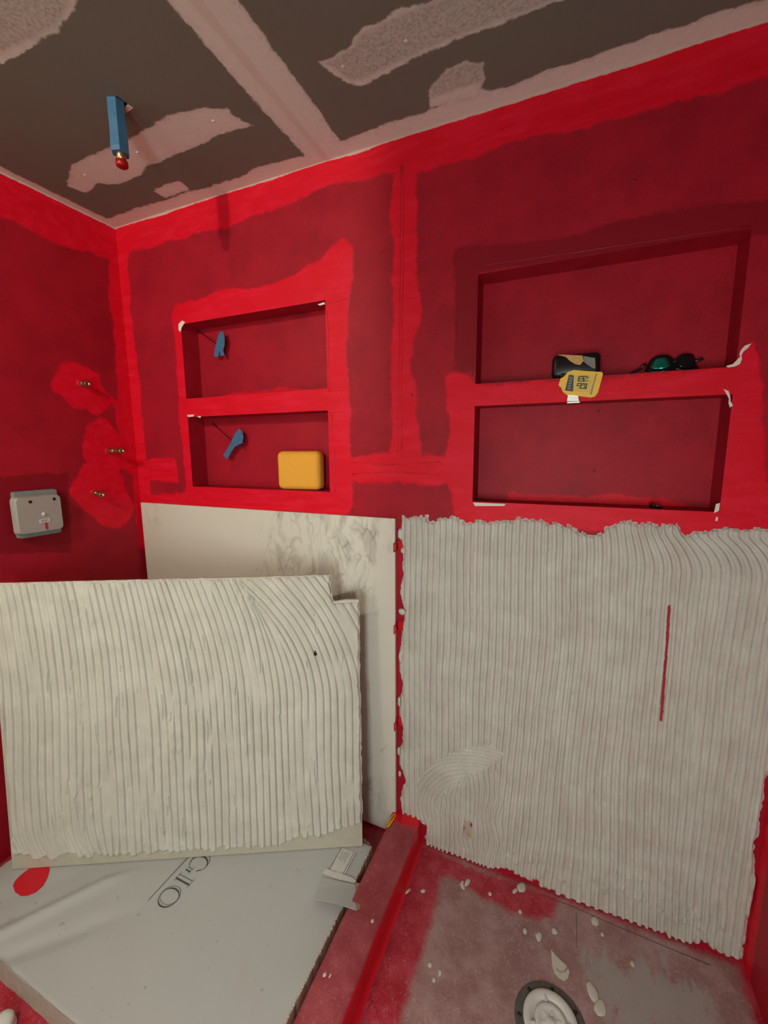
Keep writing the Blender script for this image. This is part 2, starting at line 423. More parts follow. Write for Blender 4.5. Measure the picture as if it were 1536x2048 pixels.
add(sd_poly(U, V, wp([(344, 625), (352, 605), (385, 600), (400, 592), (440, 582), (470, 574), (500, 578), (545, 565), (590, 548), (640, 522), (660, 495), (688, 478), (704, 490), (704, 560), (695, 640), (698, 800), (704, 930), (706, 1010), (690, 1040), (560, 1040), (290, 1010), (285, 990), (372, 985), (360, 850), (350, 720)])))
add(sd_poly(U, V, wp([(890, 748), (935, 748), (950, 765), (1000, 765), (1472, 732), (1485, 700), (1505, 680), (1520, 710), (1540, 900), (1545, 1080), (1400, 1085), (1050, 1055), (930, 1050), (905, 1030), (888, 960), (895, 850)])))
add(sd_poly(U, V, wp([(290, 918), (350, 912), (358, 965), (295, 962)])))
deep = np.full(U.shape, -1.0)
for q in ([(905, 500), (960, 490), (965, 740), (915, 745)], [(905, 495), (1100, 480), (1250, 440), (1400, 410), (1545, 395), (1560, 470), (1510, 470), (955, 548)]):
    deep = np.maximum(deep, sd_poly(U, V, wp(q))+jag*0.7)
gap = sd_poly(U, V, wp([(780, 1020), (812, 1020), (812, 1640), (780, 1640)]))       # bare joint beside the set tile
deep = np.maximum(deep, np.where(coat < 0, gap-0.5, -1))
mud = V-(H-0.006)+0.004*noise2(U*9, V*3, 8)
keep = np.ones((len(xs)-1, len(zs)-1), bool)
xm = (xs[:-1]+xs[1:])/2; zm = (zs[:-1]+zs[1:])/2
XM, ZM = np.meshgrid(xm, zm, indexing='ij')
for N in (NL, NR):
    for a, b in ((N['z0'], N['s0']), (N['s1'], N['z1'])):
        keep &= ~((XM > N['x0']) & (XM < N['x1']) & (ZM > a) & (ZM < b))
relief = 0.0022*smooth(-0.006, 0.012, coat)*0
wall_back = grid(xs, zs, lambda a, b: (a, -relief+a*0, b), dict(coat=coat, deep=deep, mud=mud), 'wall_back', M_WALL, keep=keep)
tag(wall_back, 'red waterproofed back wall with four recessed niches', kind='structure')

# niches: each compartment is a five-sided box behind its opening
def niche(N, lower, bright_lip):
    z0, z1 = (N['z0'], N['s0']) if lower else (N['s1'], N['z1'])
    x0, x1 = N['x0'], N['x1']
    bx = np.linspace(x0, x1, 61); bz = np.linspace(z0, z1, 31)
    A, B = np.meshgrid(bx, bz, indexing='ij'); jj = 0.008*noise2(A*15, B*15, 5)
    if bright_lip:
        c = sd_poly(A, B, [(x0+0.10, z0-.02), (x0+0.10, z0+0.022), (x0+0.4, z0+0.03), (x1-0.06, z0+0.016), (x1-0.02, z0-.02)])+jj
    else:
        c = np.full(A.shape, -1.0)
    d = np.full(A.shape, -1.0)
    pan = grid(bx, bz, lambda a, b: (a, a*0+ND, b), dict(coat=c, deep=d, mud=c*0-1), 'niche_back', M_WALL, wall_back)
    def side(nm, p):
        v = [tuple(q) for q in p]; o = pyd(nm, v, [(0, 1, 2, 3)], M_WALL, wall_back)
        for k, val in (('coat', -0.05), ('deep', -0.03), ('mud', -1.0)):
            at = o.data.attributes.new(k, 'FLOAT', 'POINT'); at.data.foreach_set('value', [val]*4)
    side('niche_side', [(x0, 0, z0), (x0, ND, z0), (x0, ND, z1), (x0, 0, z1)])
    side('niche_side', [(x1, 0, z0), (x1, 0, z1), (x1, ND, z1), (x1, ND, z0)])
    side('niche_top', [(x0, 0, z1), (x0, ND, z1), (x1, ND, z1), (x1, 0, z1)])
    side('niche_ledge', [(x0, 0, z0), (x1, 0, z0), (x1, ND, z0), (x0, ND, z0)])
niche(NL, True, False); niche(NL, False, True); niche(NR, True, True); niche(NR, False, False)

# left wall
ys = np.linspace(YF, 0, 261); zl = np.linspace(0, H, 221)
U2, V2 = np.meshgrid(ys, zl, indexing='ij'); jag2 = 0.012*noise2(U2*9, V2*9, 13)+0.006*noise2(U2*24, V2*24, 14)
coat = np.full(U2.shape, -1.0)
def addl(sd, k=1.0):
    global coat
    coat = np.maximum(coat, sd+jag2*k)
addl(V2-(H-0.15)+0.02*noise2(U2*5, V2*2, 15))
addl(sd_poly(U2, V2, lp([(212, 440), (245, 440), (300, 1100), (275, 1100), (262, 960), (240, 860), (228, 720), (218, 600)])))
for c_, rx, ry in (((163, 773), 62, 50), ((210, 900), 44, 60), ((208, 985), 62, 62)):
    addl(sd_poly(U2, V2, lp([(c_[0]+rx*(1+0.12*math.sin(3*t+rx)+0.05*math.sin(5*t))*math.cos(t)+8*math.sin(t), c_[1]+ry*(1+0.10*math.sin(2*t+ry)+0.05*math.sin(7*t))*math.sin(t)+10*math.cos(t)) for t in np.linspace(0, 2*math.pi, 40)[:-1]])), 1.3)
addl(sd_poly(U2, V2, lp([(225, 800), (262, 800), (285, 960), (240, 940), (235, 870)])), 1.0)
deep = sd_poly(U2, V2, lp([(-30, 955), (135, 945), (145, 1105), (-30, 1110)]))+jag2*0.3
for c_, r_ in (((170, 772), 9), ((222, 902), 8), ((195, 990), 9)):
    pass
wall_left = grid(ys, zl, lambda a, b: (a*0+XL, a, b), dict(coat=coat, deep=deep, mud=np.maximum(V2-(H-0.006), -1.0-U2)), 'wall_left', M_WALL_L)
tag(wall_left, 'dark red waterproofed side wall with pipe stubs', kind='structure')
# right wall
yr = np.linspace(YF, 0, 60); zr = np.linspace(0, H, 50)
U3, V3 = np.meshgrid(yr, zr, indexing='ij')
wall_right = grid(yr, zr, lambda a, b: (a*0+XR, a, b), dict(coat=np.maximum(V3-(H-.15), U3+0.05), deep=U3*0-1, mud=np.maximum(V3-(H-.006), -0.95-U3)), 'wall_right', M_WALL_L)
tag(wall_right, 'red waterproofed wall beside the shower pan', kind='structure')
# front wall with a window behind the camera
WX0, WX1, WZ0, WZ1 = -0.36, 0.16, 0.68, 1.56
bm = bmesh.new()
for a in ((XL, WX0, 0, H), (WX1, XR, 0, H), (WX0, WX1, 0, WZ0), (WX0, WX1, WZ1, H)):
    box_bm(bm, a[0], a[1], YF-0.1, YF, a[2], a[3])
wf = from_bm('wall_front', bm, M_PLAIN); tag(wf, 'plain drywall behind the viewer with a window opening', kind='structure')
wn = empty('window_1', ((WX0+WX1)/2, YF-0.05, WZ0)); tag(wn, 'white framed window behind the viewer', kind='structure')
bm = bmesh.new()
for a in ((WX0, WX1, WZ0, WZ0+.04), (WX0, WX1, WZ1-.04, WZ1), (WX0, WX0+.04, WZ0, WZ1), (WX1-.04, WX1, WZ0, WZ1)):
    box_bm(bm, a[0]-wn.location.x, a[1]-wn.location.x, -0.03, 0.03, a[2]-WZ0, a[3]-WZ0)
from_bm('window_frame', bm, M_WHITEPL, wn)

box('lamp_blocker', -0.922, XR-0.001, -1.56, -1.44, 1.78, H-0.001, M_PLAIN)  # added unseen slab, keeps lamp light off the right of the back wall
tag(bpy.data.objects['lamp_blocker'], 'added drywall slab behind the viewer that shades the upper right wall', kind='structure')
# ceiling
cx = np.linspace(XL, XR, 299); cy = np.linspace(YF, 0, 364)
U4, V4 = np.meshgrid(cx, cy, indexing='ij')
jag4 = 0.008*noise2(U4*11, V4*11, 23)+0.005*noise2(U4*28, V4*28, 24)
mud = np.full(U4.shape, -1.0)
def addc(sd, k=1.0):
    global mud
    mud = np.maximum(mud, sd+jag4*k)
sa = sd_poly(U4, V4, cp([(-80, -60), (160, -60), (150, 5), (140, 35), (118, 62), (60, 92), (0, 118), (-80, 130)]))
sb = sd_poly(U4, V4, cp([(650, 118), (700, 88), (715, 62), (800, 20), (880, -10), (960, -40), (1250, -75), (1150, -5), (1010, 45), (900, 85), (800, 130), (750, 155), (722, 168), (690, 163), (660, 140), (627, 122)]))
addc(sa); addc(sb)
addc(np.where(U4 > -0.76, -0.690-U4, U4+0.832), 0.6)
addc(sd_poly(U4, V4, cp([(133, 372), (142, 330), (200, 300), (250, 282), (300, 250), (350, 226), (410, 214), (455, 218), (470, 235), (505, 251), (478, 258), (440, 270), (400, 290), (340, 315), (290, 335), (285, 350), (240, 368), (195, 366), (175, 388)])), 0.5)
addc(sd_poly(U4, V4, cp([(303, 382), (330, 368), (360, 363), (378, 378), (330, 396)])), 0.3)
addc(sd_poly(U4, V4, cp([(860, 215), (858, 182), (895, 140), (930, 123), (966, 126), (970, 160), (958, 178), (1000, 185)])), 0.5)
addc(V4+0.055+0.012*noise2(U4*5, V4*0, 25), 0.7)
addc(XL+0.035-U4, 0.5)
san = np.maximum(np.maximum(sa, sb), sd_poly(U4, V4, cp([(855, 205), (855, 175), (890, 135), (930, 118), (972, 122), (975, 165)])))
tape = 0.012-np.abs(U4+0.775)-0.003*noise2(U4*30, V4*20, 27)
HOLE = [on_z(*p, H)[:2] for p in [(222, 196), (230, 190), (240, 196), (255, 209), (248, 216), (238, 222), (224, 214)]]
CMX, CMY = np.meshgrid((cx[:-1]+cx[1:])/2, (cy[:-1]+cy[1:])/2, indexing='ij')
ceiling = grid(cx, cy, lambda a, b: (a, b, a*0+H), dict(mud=mud, sanded=san, tape=tape), 'ceiling', M_CEIL, keep=sd_poly(CMX, CMY, HOLE) < 0.001)
tag(ceiling, 'grey drywall ceiling with pale joint compound bands and patches', kind='structure')

# floor
fx = np.linspace(XL, XR, 239); fy = np.linspace(YF, 0, 291)
U5, V5 = np.meshgrid(fx, fy, indexing='ij')
coat = np.maximum(-0.45-U5, sd_poly(U5, V5, fp([(800, 1640), (843, 1690), (960, 1745), (1100, 1790), (1115, 1800), (1105, 1828), (1080, 1838), (1020, 1822), (960, 1790), (905, 1755), (880, 1748), (873, 1800), (850, 1880), (820, 1970), (795, 2048), (700, 2300), (620, 2300), (712, 2048)])))
coat = np.maximum(coat, V5+0.014); coat = np.maximum(coat, U5-(XR-0.015)+0.01*noise2(U5*20, V5*8, 31))
smear = np.maximum(sd_poly(U5, V5, fp([(1165, 1905), (1200, 1910), (1240, 1925), (1290, 1925), (1360, 1960), (1420, 1990), (1440, 2080), (1240, 2080), (1190, 1990)])), sd_poly(U5, V5, fp([(1300, 1885), (1318, 1890), (1330, 1920), (1312, 1918)])))
smear = np.maximum(smear, -1.15-V5); coat = np.minimum(coat, V5+1.1)
floor = grid(fx, fy, lambda a, b: (a, b, a*0), dict(coat=coat, mud=smear), 'floor', M_PAN)
tag(floor, 'pinkish grey shower pan floor with red membrane borders', kind='structure')

# curb
prof = [(-0.545, 0.0), (-0.545, 0.092), (-0.543, 0.098), (-0.537, 0.100), (-0.520, 0.1005), (-0.49, 0.101), (-0.46, 0.1005), (-0.440, 0.100), (-0.433, 0.098), (-0.431, 0.092), (-0.431, 0.06), (-0.431, 0.03), (-0.430, 0.008), (-0.420, 0.0005)]
pc = [0.03, 0.0, -0.01, -0.03, -0.03, -0.03, -0.03, -0.03, -0.01, 0.02, 0.03, 0.03, 0.03, 0.02]
yy = np.linspace(-2.2, -0.0005, 111)
pi = np.arange(len(prof)); PX = np.array([p[0] for p in prof]); PZ = np.array([p[1] for p in prof]); PCo = np.array(pc)
I6, V6 = np.meshgrid(pi, yy, indexing='ij'); co6 = np.maximum(PCo[I6], V6+0.055)
curb = grid(pi, yy, lambda a, b: (PX[a.astype(int)]+0.0025*noise2(b*9, a*0.1, 41), b, PZ[a.astype(int)]+0.0015*noise2(b*12, a*0.3, 42)), dict(coat=co6), 'curb', M_CURB, smooth_=True)
tag(curb, 'low red membrane curb between shower pan and carton', kind='structure')

# ------------------------------------------------------------------ mortar combed on the back wall
xg = np.linspace(-0.520, 0.552, 900); zg = np.linspace(0.003, 1.30, 400)
U, V = np.meshgrid(xg, zg, indexing='ij')
region = wp([(806, 1036), (850, 1036), (900, 1041), (960, 1045), (1010, 1042), (1060, 1040), (1110, 1042), (1150, 1052), (1185, 1064), (1220, 1052), (1260, 1050), (1300, 1046), (1345, 1054), (1370, 1068), (1400, 1060), (1450, 1058), (1580, 1070), (1580, 1500),
             (1532, 1560), (1502, 1800), (1478, 1912), (1440, 1906), (1405, 1888), (1365, 1893), (1328, 1868), (1305, 1880), (1270, 1858), (1200, 1826), (1140, 1800), (1080, 1775), (1035, 1752), (1000, 1735), (978, 1748), (940, 1732), (900, 1714), (868, 1698), (848, 1680), (846, 1650), (808, 1632),
             (801, 1600), (807, 1560), (800, 1520), (806, 1480), (803, 1440), (800, 1390), (808, 1370), (803, 1330), (799, 1295), (801, 1270), (809, 1240), (803, 1205), (808, 1140), (804, 1090)])
sd = sd_poly(U, V, region)
SP = 0.0212
warp = 0.007*noise2(U*2.6+3, V*2.2, 51)+0.0035*noise2(U*7, V*4.5, 52)+0.0012*noise2(U*30, V*14, 53)
curl = 0.05*smooth(0.12, 0.34, U)*np.clip((V-1.15)/0.11, 0, 1)**2 + 0.010*np.clip((V-1.17)/0.1, 0, 1)**2*smooth(-0.1, 0.1, U)
drift = -0.028*smooth(0.0, 0.25, U)*np.clip((0.7-V)/0.7, 0, 1)**1.3*smooth(0.5, 0.3, U)+0.02*smooth(-0.25, -0.1, U)*smooth(0.15, -0.02, U)*np.clip((0.55-V)/0.5, 0, 1)
ph = (U+warp+curl+drift)/SP
# a second trowel stroke that sweeps over the first near the curb
c0 = on_y(985, 1655)[[0, 2]]
ang = np.arctan2(V-c0[1], U-c0[0]); rr = np.hypot((U-c0[0])*0.95, (V-c0[1])*1.15)
stroke = sd_poly(U, V, wp([(828, 1625), (832, 1585), (842, 1550), (870, 1522), (905, 1503), (950, 1490), (985, 1488), (1012, 1508), (975, 1535), (930, 1552), (895, 1575), (878, 1600), (868, 1640), (845, 1640)]))
stroke2 = sd_poly(U, V, wp([(868, 1640), (880, 1600), (935, 1555), (985, 1530), (1005, 1570), (1010, 1640), (1000, 1730), (930, 1728), (850, 1690)]))
wav = (U+0.010*noise2(U*12, V*10, 55)+0.004*noise2(U*30, V*25, 56))/0.0175
ph = np.where(stroke > 0, (rr+0.004*noise2(U*14, V*14, 54))/0.0155, np.where(stroke2 > 0, wav, ph))
cell = np.floor(ph); q = ph-cell
hsh = np.modf(np.abs(np.sin(cell*12.9898)*43758.5453))[0]
wdt = 0.44+0.14*hsh+0.06*noise2(cell*1.3, V*3, 63)
s = smooth(0.0, 0.07, q)*(1-smooth(wdt, wdt+0.09, q))
crown = 1-0.12*((q-wdt/2)/(wdt/2))**2
top = 0.0088+0.0020*noise2(cell*0.7, V*5, 57)+0.0006*noise2(U*60, V*30, 58)
low = 0.0009+0.0012*np.clip(noise2(U*5, V*6, 59), 0, 1)
h = low+(top-low)*s*np.clip(crown, 0.3, 1)
# clods dragged along the ridges
rs = np.random.RandomState(7)
for k in range(110):
    if k < 60: bx, bz = rs.uniform(-0.15, 0.52), rs.uniform(0.02, 0.22) if rs.rand() < 0.7 else rs.uniform(0.2, 1.2)
    else: bx, bz = rs.uniform(-0.48, 0.53), rs.uniform(0.05, 1.22)
    r_ = rs.uniform(0.003, 0.008); hh = rs.uniform(0.001, 0.0045)
    h += hh*np.exp(-(((U-bx)/r_)**2+((V-bz)/(r_*rs.uniform(1, 2.5)))**2))
for k in range(170):
    bx = rs.uniform(-0.20, 0.50); bz = np.interp(bx, [-0.2, 0.2, 0.5], [0.05, 0.07, 0.06])+abs(rs.normal())*0.035; r_ = rs.uniform(0.003, 0.009)
    h += rs.uniform(-0.004, 0.005)*np.exp(-(((U-bx)/r_)**2+((V-bz)/(r_*rs.uniform(0.7, 2.0)))**2))
h = np.maximum(h, 0.0006)
# deep scored lines
for pts, wd in (([(1385, 1420), (1378, 1560), (1372, 1700)], 0.0022), ([(1140, 1225), (1139, 1330)], 0.002), ([(1135, 1560), (1128, 1700)], 0.002)):
    h = np.where(sd_line(U, V, wp(pts), wd) > 0, h*0.18, h)
score = sd_line(U, V, wp([(1338, 1212), (1334, 1280), (1328, 1360), (1322, 1440)]), 0.0038)+0.0006*noise2(U*80, V*80, 60)
tip = np.where(V > 1.0, (hsh-0.5)*0.008-0.003*(1-s), ((hsh-0.5)*0.010-0.002*(1-s)+0.012*noise2(cell*0.45, V*0+1, 65)+0.012*noise2(U*9, V*0+2, 66))*(V < 0.3))
edge = sd+tip+0.009*noise2(U*17, V*17, 64)+0.006*noise2(U*33, V*33, 61)+0.003*noise2(U*70, V*70, 62)
skim = (1-smooth(0.003, 0.012, edge))*0.25
lip = 0.0016*np.exp(-((edge-0.008)/0.005)**2)
h = (h+lip)*smooth(0.0, 0.006, edge)
h = np.where(edge <= 0, -0.002, h); h = np.where(score > 0, 0.0004, h)
hole = sd_poly(U, V, wp([(930, 1640), (945, 1642), (944, 1672), (935, 1680), (926, 1668)]))
h = np.where(hole > 0, 0.0006, h)
thin = (1-s)*0.9*1.0*0.9+0.0
thin = np.clip((1-s)*0.55, 0, 1); thin = np.where(hole > 0, 1.0, thin)
hf = np.maximum.reduce([h[:-1, :-1], h[1:, :-1], h[:-1, 1:], h[1:, 1:]])
mw = grid(xg, zg, lambda a, b: (a, -np.maximum(h, 0.0003), b), dict(thin=thin, skim=skim+np.where(hole > 0, 0.8, 0), scored=np.where(score > 0, 1.0, 0.0)), 'mortar_bed', M_MORTAR_W, keep=hf > -0.001, smooth_=True)
tag(mw, 'pale grey combed mortar spread over the red wall below the niches', 'mortar')

# ------------------------------------------------------------------ marble tile set on the back wall
mt = empty('marble_tile', (-1.17, -0.008, 0.012)); tag(mt, 'cream marble tile with grey veins set on the back wall', 'tile')
TX0, TX1, TZ0, TZ1 = -1.806, -0.532, 0.012, 1.255
gx = np.linspace(TX0, TX1, 213); gz = np.linspace(TZ0, TZ1, 208)
A, B = np.meshgrid(gx, gz, indexing='ij')
yf = -0.014
def tp(pts): return [tuple(on_y(p[0], p[1], yf)[[0, 2]]) for p in pts]
vb = np.maximum.reduce([sd_poly(A, B, tp([(550, 990), (830, 990), (830, 1075), (770, 1130), (740, 1240), (690, 1300), (420, 1300), (500, 1150)])),
                        sd_poly(A, B, tp([(725, 1540), (790, 1560), (795, 1650), (700, 1650)]))*0.9,
                        sd_poly(A, B, tp([(280, 1005), (330, 1006), (310, 1060), (285, 1100)]))*0.6])
vl = np.where(A > -0.8, sd_line(A, B, tp([(795, 1468), (765, 1500), (735, 1522), (700, 1560)]), 0.0), -1.0)
vl = np.maximum(vl, sd_line(A, B, tp([(562, 1020), (540, 1080), (520, 1130), (470, 1200)]), 0.0))
vl = np.maximum(vl, sd_line(A, B, tp([(800, 1105), (770, 1130), (735, 1185)]), 0.0))
mf = grid(gx-mt.location.x, gz-mt.location.z, lambda a, b: (a, a*0+yf+0.008-0.0006, b), dict(vein_band=vb, vein_line=vl), 'glazed_face', M_MARBLE, mt)
tb = box('tile_body', TX0-mt.location.x, TX1-mt.location.x, yf+0.008, 0.006, 0, TZ1-TZ0, simple('porcelain_edge', (0.66, 0.62, 0.55), 0.5), mt, bevel=0.0006, seg=1)

# mortar squeezed out along the joint
for k, (x_, y_, a_, b_) in enumerate([(803, 1068, .012, .020), (808, 1100, .009, .012), (806, 1222, .014, .012), (803, 1312, .008, .026), (800, 1402, .006, .020), (799, 1500, .006, .018), (801, 1545, .006, .012)]):
    p = on_y(x_, y_); bm = bmesh.new(); bmesh.ops.create_icosphere(bm, subdivisions=2, radius=1.0)
    rs = random.Random(k)
    for v in bm.verts: v.co = Vector((v.co.x*a_*(0.8+0.4*rs.random()), v.co.y*0.006, v.co.z*b_*(0.85+0.3*rs.random())))
    o = from_bm('squeezed_mortar', bm, M_DROP, mw, True); o.location = (p[0], -0.0065, p[2])

# ------------------------------------------------------------------ levelling clips in the joint
def clip(z, lab):
    t = empty('levelling_clip', (-0.524, 0, z)); tag(t, lab, 'tile clip', 'red levelling clips in the tile joint')
    bm = bmesh.new(); th = 0.0012
    box_bm(bm, -th, th, -0.046, -0.040, -0.016, 0.016); box_bm(bm, -th, th, -0.040, -0.004, 0.010, 0.016); box_bm(bm, -th, th, -0.040, -0.004, -0.016, -0.010)
    box_bm(bm, -th, th, -0.030, -0.022, -0.010, 0.010)
    from_bm('clip_frame', bm, M_REDPL, t)
    box('clip_window', -0.0006, 0.0006, -0.040, -0.030, -0.010, 0.010, M_CLEAR, t)
    box('base_plate', -0.0005, 0.018, -0.004, -0.001, -0.017, 0.017, M_REDPL, t, bevel=0.001)
zc = [on_y(795, y)[2] for y in (1090, 1250, 1440)]
clip(zc[0], 'red plastic levelling clip in the tile joint, highest one, near the tile corner')
clip(zc[1], 'red plastic levelling clip halfway down the tile joint')
clip(zc[2], 'red plastic levelling clip in the tile joint, lowest of three')
t = empty('yellow_clip', (-0.552, -0.050, 0.10)); tag(t, 'small yellow plastic clip at the curb end beside the marble tile', 'tile clip')
pa = on_z(775, 1652, 0.105); pb = on_z(789, 1630, 0.105); dv = (pb-pa)/np.linalg.norm(pb-pa); sv = np.array([dv[1], -dv[0], 0]); loc = np.array(t.location)
def loopz(a, b, w, z):
    return [tuple(q-loc+np.array([0, 0, z])) for q in (a+sv*w, b+sv*w, b+dv*w, b-sv*w, a-sv*w, a-dv*w, a+sv*w)]
tube('clip_loop', loopz(pa, pb, 0.005, 0), 0.0022, M_YELLOWCL, t, n=8)
tube('clip_stem', [tuple(pa-loc), tuple(pb-loc+np.array([0, 0, -0.004]))], 0.0016, M_YELLOWCL, t, n=8)

# ------------------------------------------------------------------ carton on the floor left of the curb
ZB = 0.078
BX0, BX1, BY0, BY1 = -1.715, -0.566, -0.876, -0.158
ct = empty('tile_carton', ((BX0+BX1)/2, (BY0+BY1)/2, 0)); tag(ct, 'flat white cardboard tile carton with dark lettering lying on the floor', 'carton')
cl = np.array(ct.location)
bx = np.linspace(BX0, BX1, 200); by = np.linspace(BY0, BY1, 130)
A, B = np.meshgrid(bx, by, indexing='ij')
def fold(p0, p1, wid, amp, fade):
    p0 = np.array(p0); p1 = np.array(p1); e = p1-p0; L = np.linalg.norm(e); e = e/L; n = np.array([-e[1], e[0]])
    tpar = ((A-p0[0])*e[0]+(B-p0[1])*e[1])/L; d = (A-p0[0])*n[0]+(B-p0[1])*n[1]
    return amp*np.exp(-(d/wid)**2)*smooth(fade[0], fade[1], 1-tpar)*smooth(-0.5, 0.0, tpar+0.3)
za = fold(on_z(0, 1868, ZB)[:2], on_z(330, 1706, ZB)[:2], 0.020, 0.0110, (-0.15, 0.7))
za += fold(on_z(0, 1918, ZB)[:2], on_z(330, 1800, ZB)[:2], 0.026, -0.0075, (0.0, 0.7))
za += fold(on_z(0, 1800, ZB)[:2], on_z(330, 1690, ZB)[:2], 0.035, -0.0035, (0.0, 0.7))
za += 0.0008*noise2(A*7, B*7, 71)
tdist = -((A+1.663)*(-0.4542265)+(B+0.714)*0.89088624)
za = np.where(za > 0, za*smooth(0.015, 0.06, tdist), za)
edge = np.minimum.reduce([A-BX0, BX1-A, B-BY0, BY1-B]); za = np.where(edge < 0.004, za*0.3-0.002, za)
tp_ = grid(bx-cl[0], by-cl[1], lambda a, b: (a, b, za+ZB-0.0005), {}, 'top_panel', M_CARTON, ct, smooth_=True)
def zt(x, y):
    i = int(np.clip(round((x-BX0)/(BX1-BX0)*199), 0, 199)); j = int(np.clip(round((y-BY0)/(BY1-BY0)*129), 0, 129)); return ZB+za[i, j]
bw = bmesh.new(); box_bm(bw, BX0-cl[0]+.001, BX1-cl[0]-.001, BY0-cl[1]+.001, BY1-cl[1]-.001, 0.001, ZB-0.012)
from_bm('carton_body', bw, M_CARTSIDE, ct)
def wob(k, amp=0.0018): return amp*random.Random(k).uniform(-1, 1)
for nm, axis_, cst, lo, hi in (('side_panel', 'x', BX1, BY0, BY1), ('side_panel', 'x', BX0, BY0, BY1), ('side_panel', 'y', BY0, BX0, BX1), ('side_panel', 'y', BY1, BX0, BX1)):
    n_ = 60; v = []; f = []
    for k in range(n_+1):
        t_ = lo+(hi-lo)*k/n_; o_ = wob(k, 0.0022)
        for z_ in (0.001, 0.04, ZB-0.0005):
            v.append((cst+o_*0.6-cl[0], t_-cl[1], z_) if axis_ == 'x' else (t_-cl[0], cst+o_*0.6-cl[1], z_))
    for k in range(n_):
        for j in range(2): f.append((3*k+j, 3*k+3+j, 3*k+4+j, 3*k+1+j))
    pyd(nm, v, f, M_CARTSIDE, ct)
# corrugated pale rim along the curb side
bm = bmesh.new()
for k in range(90):
    y0 = BY0+(BY1-BY0)*k/90; box_bm(bm, BX1-cl[0]-.006, BX1-cl[0]+wob(k, .002), y0-cl[1], y0-cl[1]+0.0070, ZB-0.006, ZB+0.0012+wob(k+200, .0008))
rim = from_bm('corrugated_edge', bm, simple('corrugated_rim', (0.50, 0.47, 0.40), 0.8, var=0.35, scale=160), ct); rim['kind'] = 'stuff'
# lettering GIO: reading direction -y, letter tops towards +x, rule under the letters
def LT(s_, t_):                                  # s along the word, t up from the baseline
    x, y = -1.123+t_, -0.494-s_
    return np.array([x-cl[0], y-cl[1], ZB+0.0012])
UPN = (0, 0, 1)
ribbon('print_rule', [LT(s_, -0.022) for s_ in np.linspace(-0.12, 0.108, 8)], 0.0020, UPN, 0, M_PRINT, ct)
def stroke_(pts, wds): return ribbon('letter_stroke', [LT(*p) for p in pts], wds, UPN, 0, M_PRINT, let)
def letter():
    o = empty('letter'); o.parent = ct; return o
ct_children = []
def ell(cs, ct_, a, b, t0, t1, n, tilt=0.0):
    out = []
    for t in np.linspace(t0, t1, n):
        x, y = a*math.cos(t), b*math.sin(t); out.append((cs+x*math.cos(tilt)-y*math.sin(tilt), ct_+x*math.sin(tilt)+y*math.cos(tilt)))
    return out
def joined_letter(specs):
    v = []; f = []
    for pts, wds, closed in specs:
        P = [LT(*p) for p in pts]; n = len(P); base = len(v)
        ws = wds if hasattr(wds, '__len__') else [wds]*n
        for i in range(n):
            a = P[(i-1) % n] if closed else P[max(i-1, 0)]; b = P[(i+1) % n] if closed else P[min(i+1, n-1)]
            t = b-a; t = t/np.linalg.norm(t); sd_ = np.cross((0, 0, 1), t); v += [P[i]+sd_*ws[i]/2, P[i]-sd_*ws[i]/2]
        for i in range(n if closed else n-1):
            j = (i+1) % n; f.append((base+2*i, base+2*i+1, base+2*j+1, base+2*j))
    return pyd('letter', v, f, M_PRINT, ct)
TAU = 2*math.pi
# I
joined_letter([([(0.008, 0.001), (0.008, 0.059)], 0.0018, False), ([(0.0215, 0.001), (0.0215, 0.059)], 0.0055, False),
               ([(0.0, 0.0), (0.032, 0.0)], 0.0012, False), ([(0.0, 0.060), (0.032, 0.060)], 0.0012, False)])
# O
n_ = 49; tt = np.linspace(0, TAU, n_)[:-1]
joined_letter([(ell(0.072, 0.030, 0.032, 0.033, 0, TAU, n_)[:-1], [0.0014+0.0030*max(0, math.cos(t-0.2))**2 for t in tt], True),
               (ell(0.072, 0.030, 0.0235, 0.0318, 0, TAU, n_)[:-1], [0.0012+0.0036*max(0, -math.cos(t-0.1))**2 for t in tt], True)])
# G
n_ = 40; t0, t1 = R(48), R(318); tt = np.linspace(t0, t1, n_)
joined_letter([(ell(-0.050, 0.030, 0.032, 0.033, t0, t1, n_), [0.0016]*n_, False),
               (ell(-0.045, 0.030, 0.0245, 0.0318, R(60), R(300), n_), [0.0012+0.0042*max(0, -math.cos(t)) for t in np.linspace(R(60), R(300), n_)], False),
               ([(-0.022, 0.006), (-0.022, 0.026)], 0.0018, False), ([(-0.012, 0.006), (-0.012, 0.026)], 0.0045, False),
               ([(-0.030, 0.027), (-0.004, 0.027)], 0.0012, False), ([(-0.030, 0.054), (-0.022, 0.043)], 0.0030, False)])
# red oval
oc = on_z(66, 1764, ZB); ov = []
for t in np.linspace(0, TAU, 40)[:-1]:
    a_ = 0.052*math.cos(t); b_ = 0.078*math.sin(t); q = R(-35)
    x, y = oc[0]+a_*math.cos(q)-b_*math.sin(q)*0.0+0, oc[1]+b_
    ov.append((x, y))
OV = [on_z(*p, ZB) for p in [(26, 1772), (30, 1783), (42, 1791), (56, 1790), (72, 1783), (86, 1770), (95, 1755), (99, 1741), (97, 1730), (88, 1726), (74, 1730), (56, 1740), (40, 1752), (30, 1763)]]
prism('red_oval', [(p[0]-cl[0], p[1]-cl[1], zt(p[0], p[1])+0.0002) for p in OV], (0, 0, 0.0018), M_REDPRINT, ct)
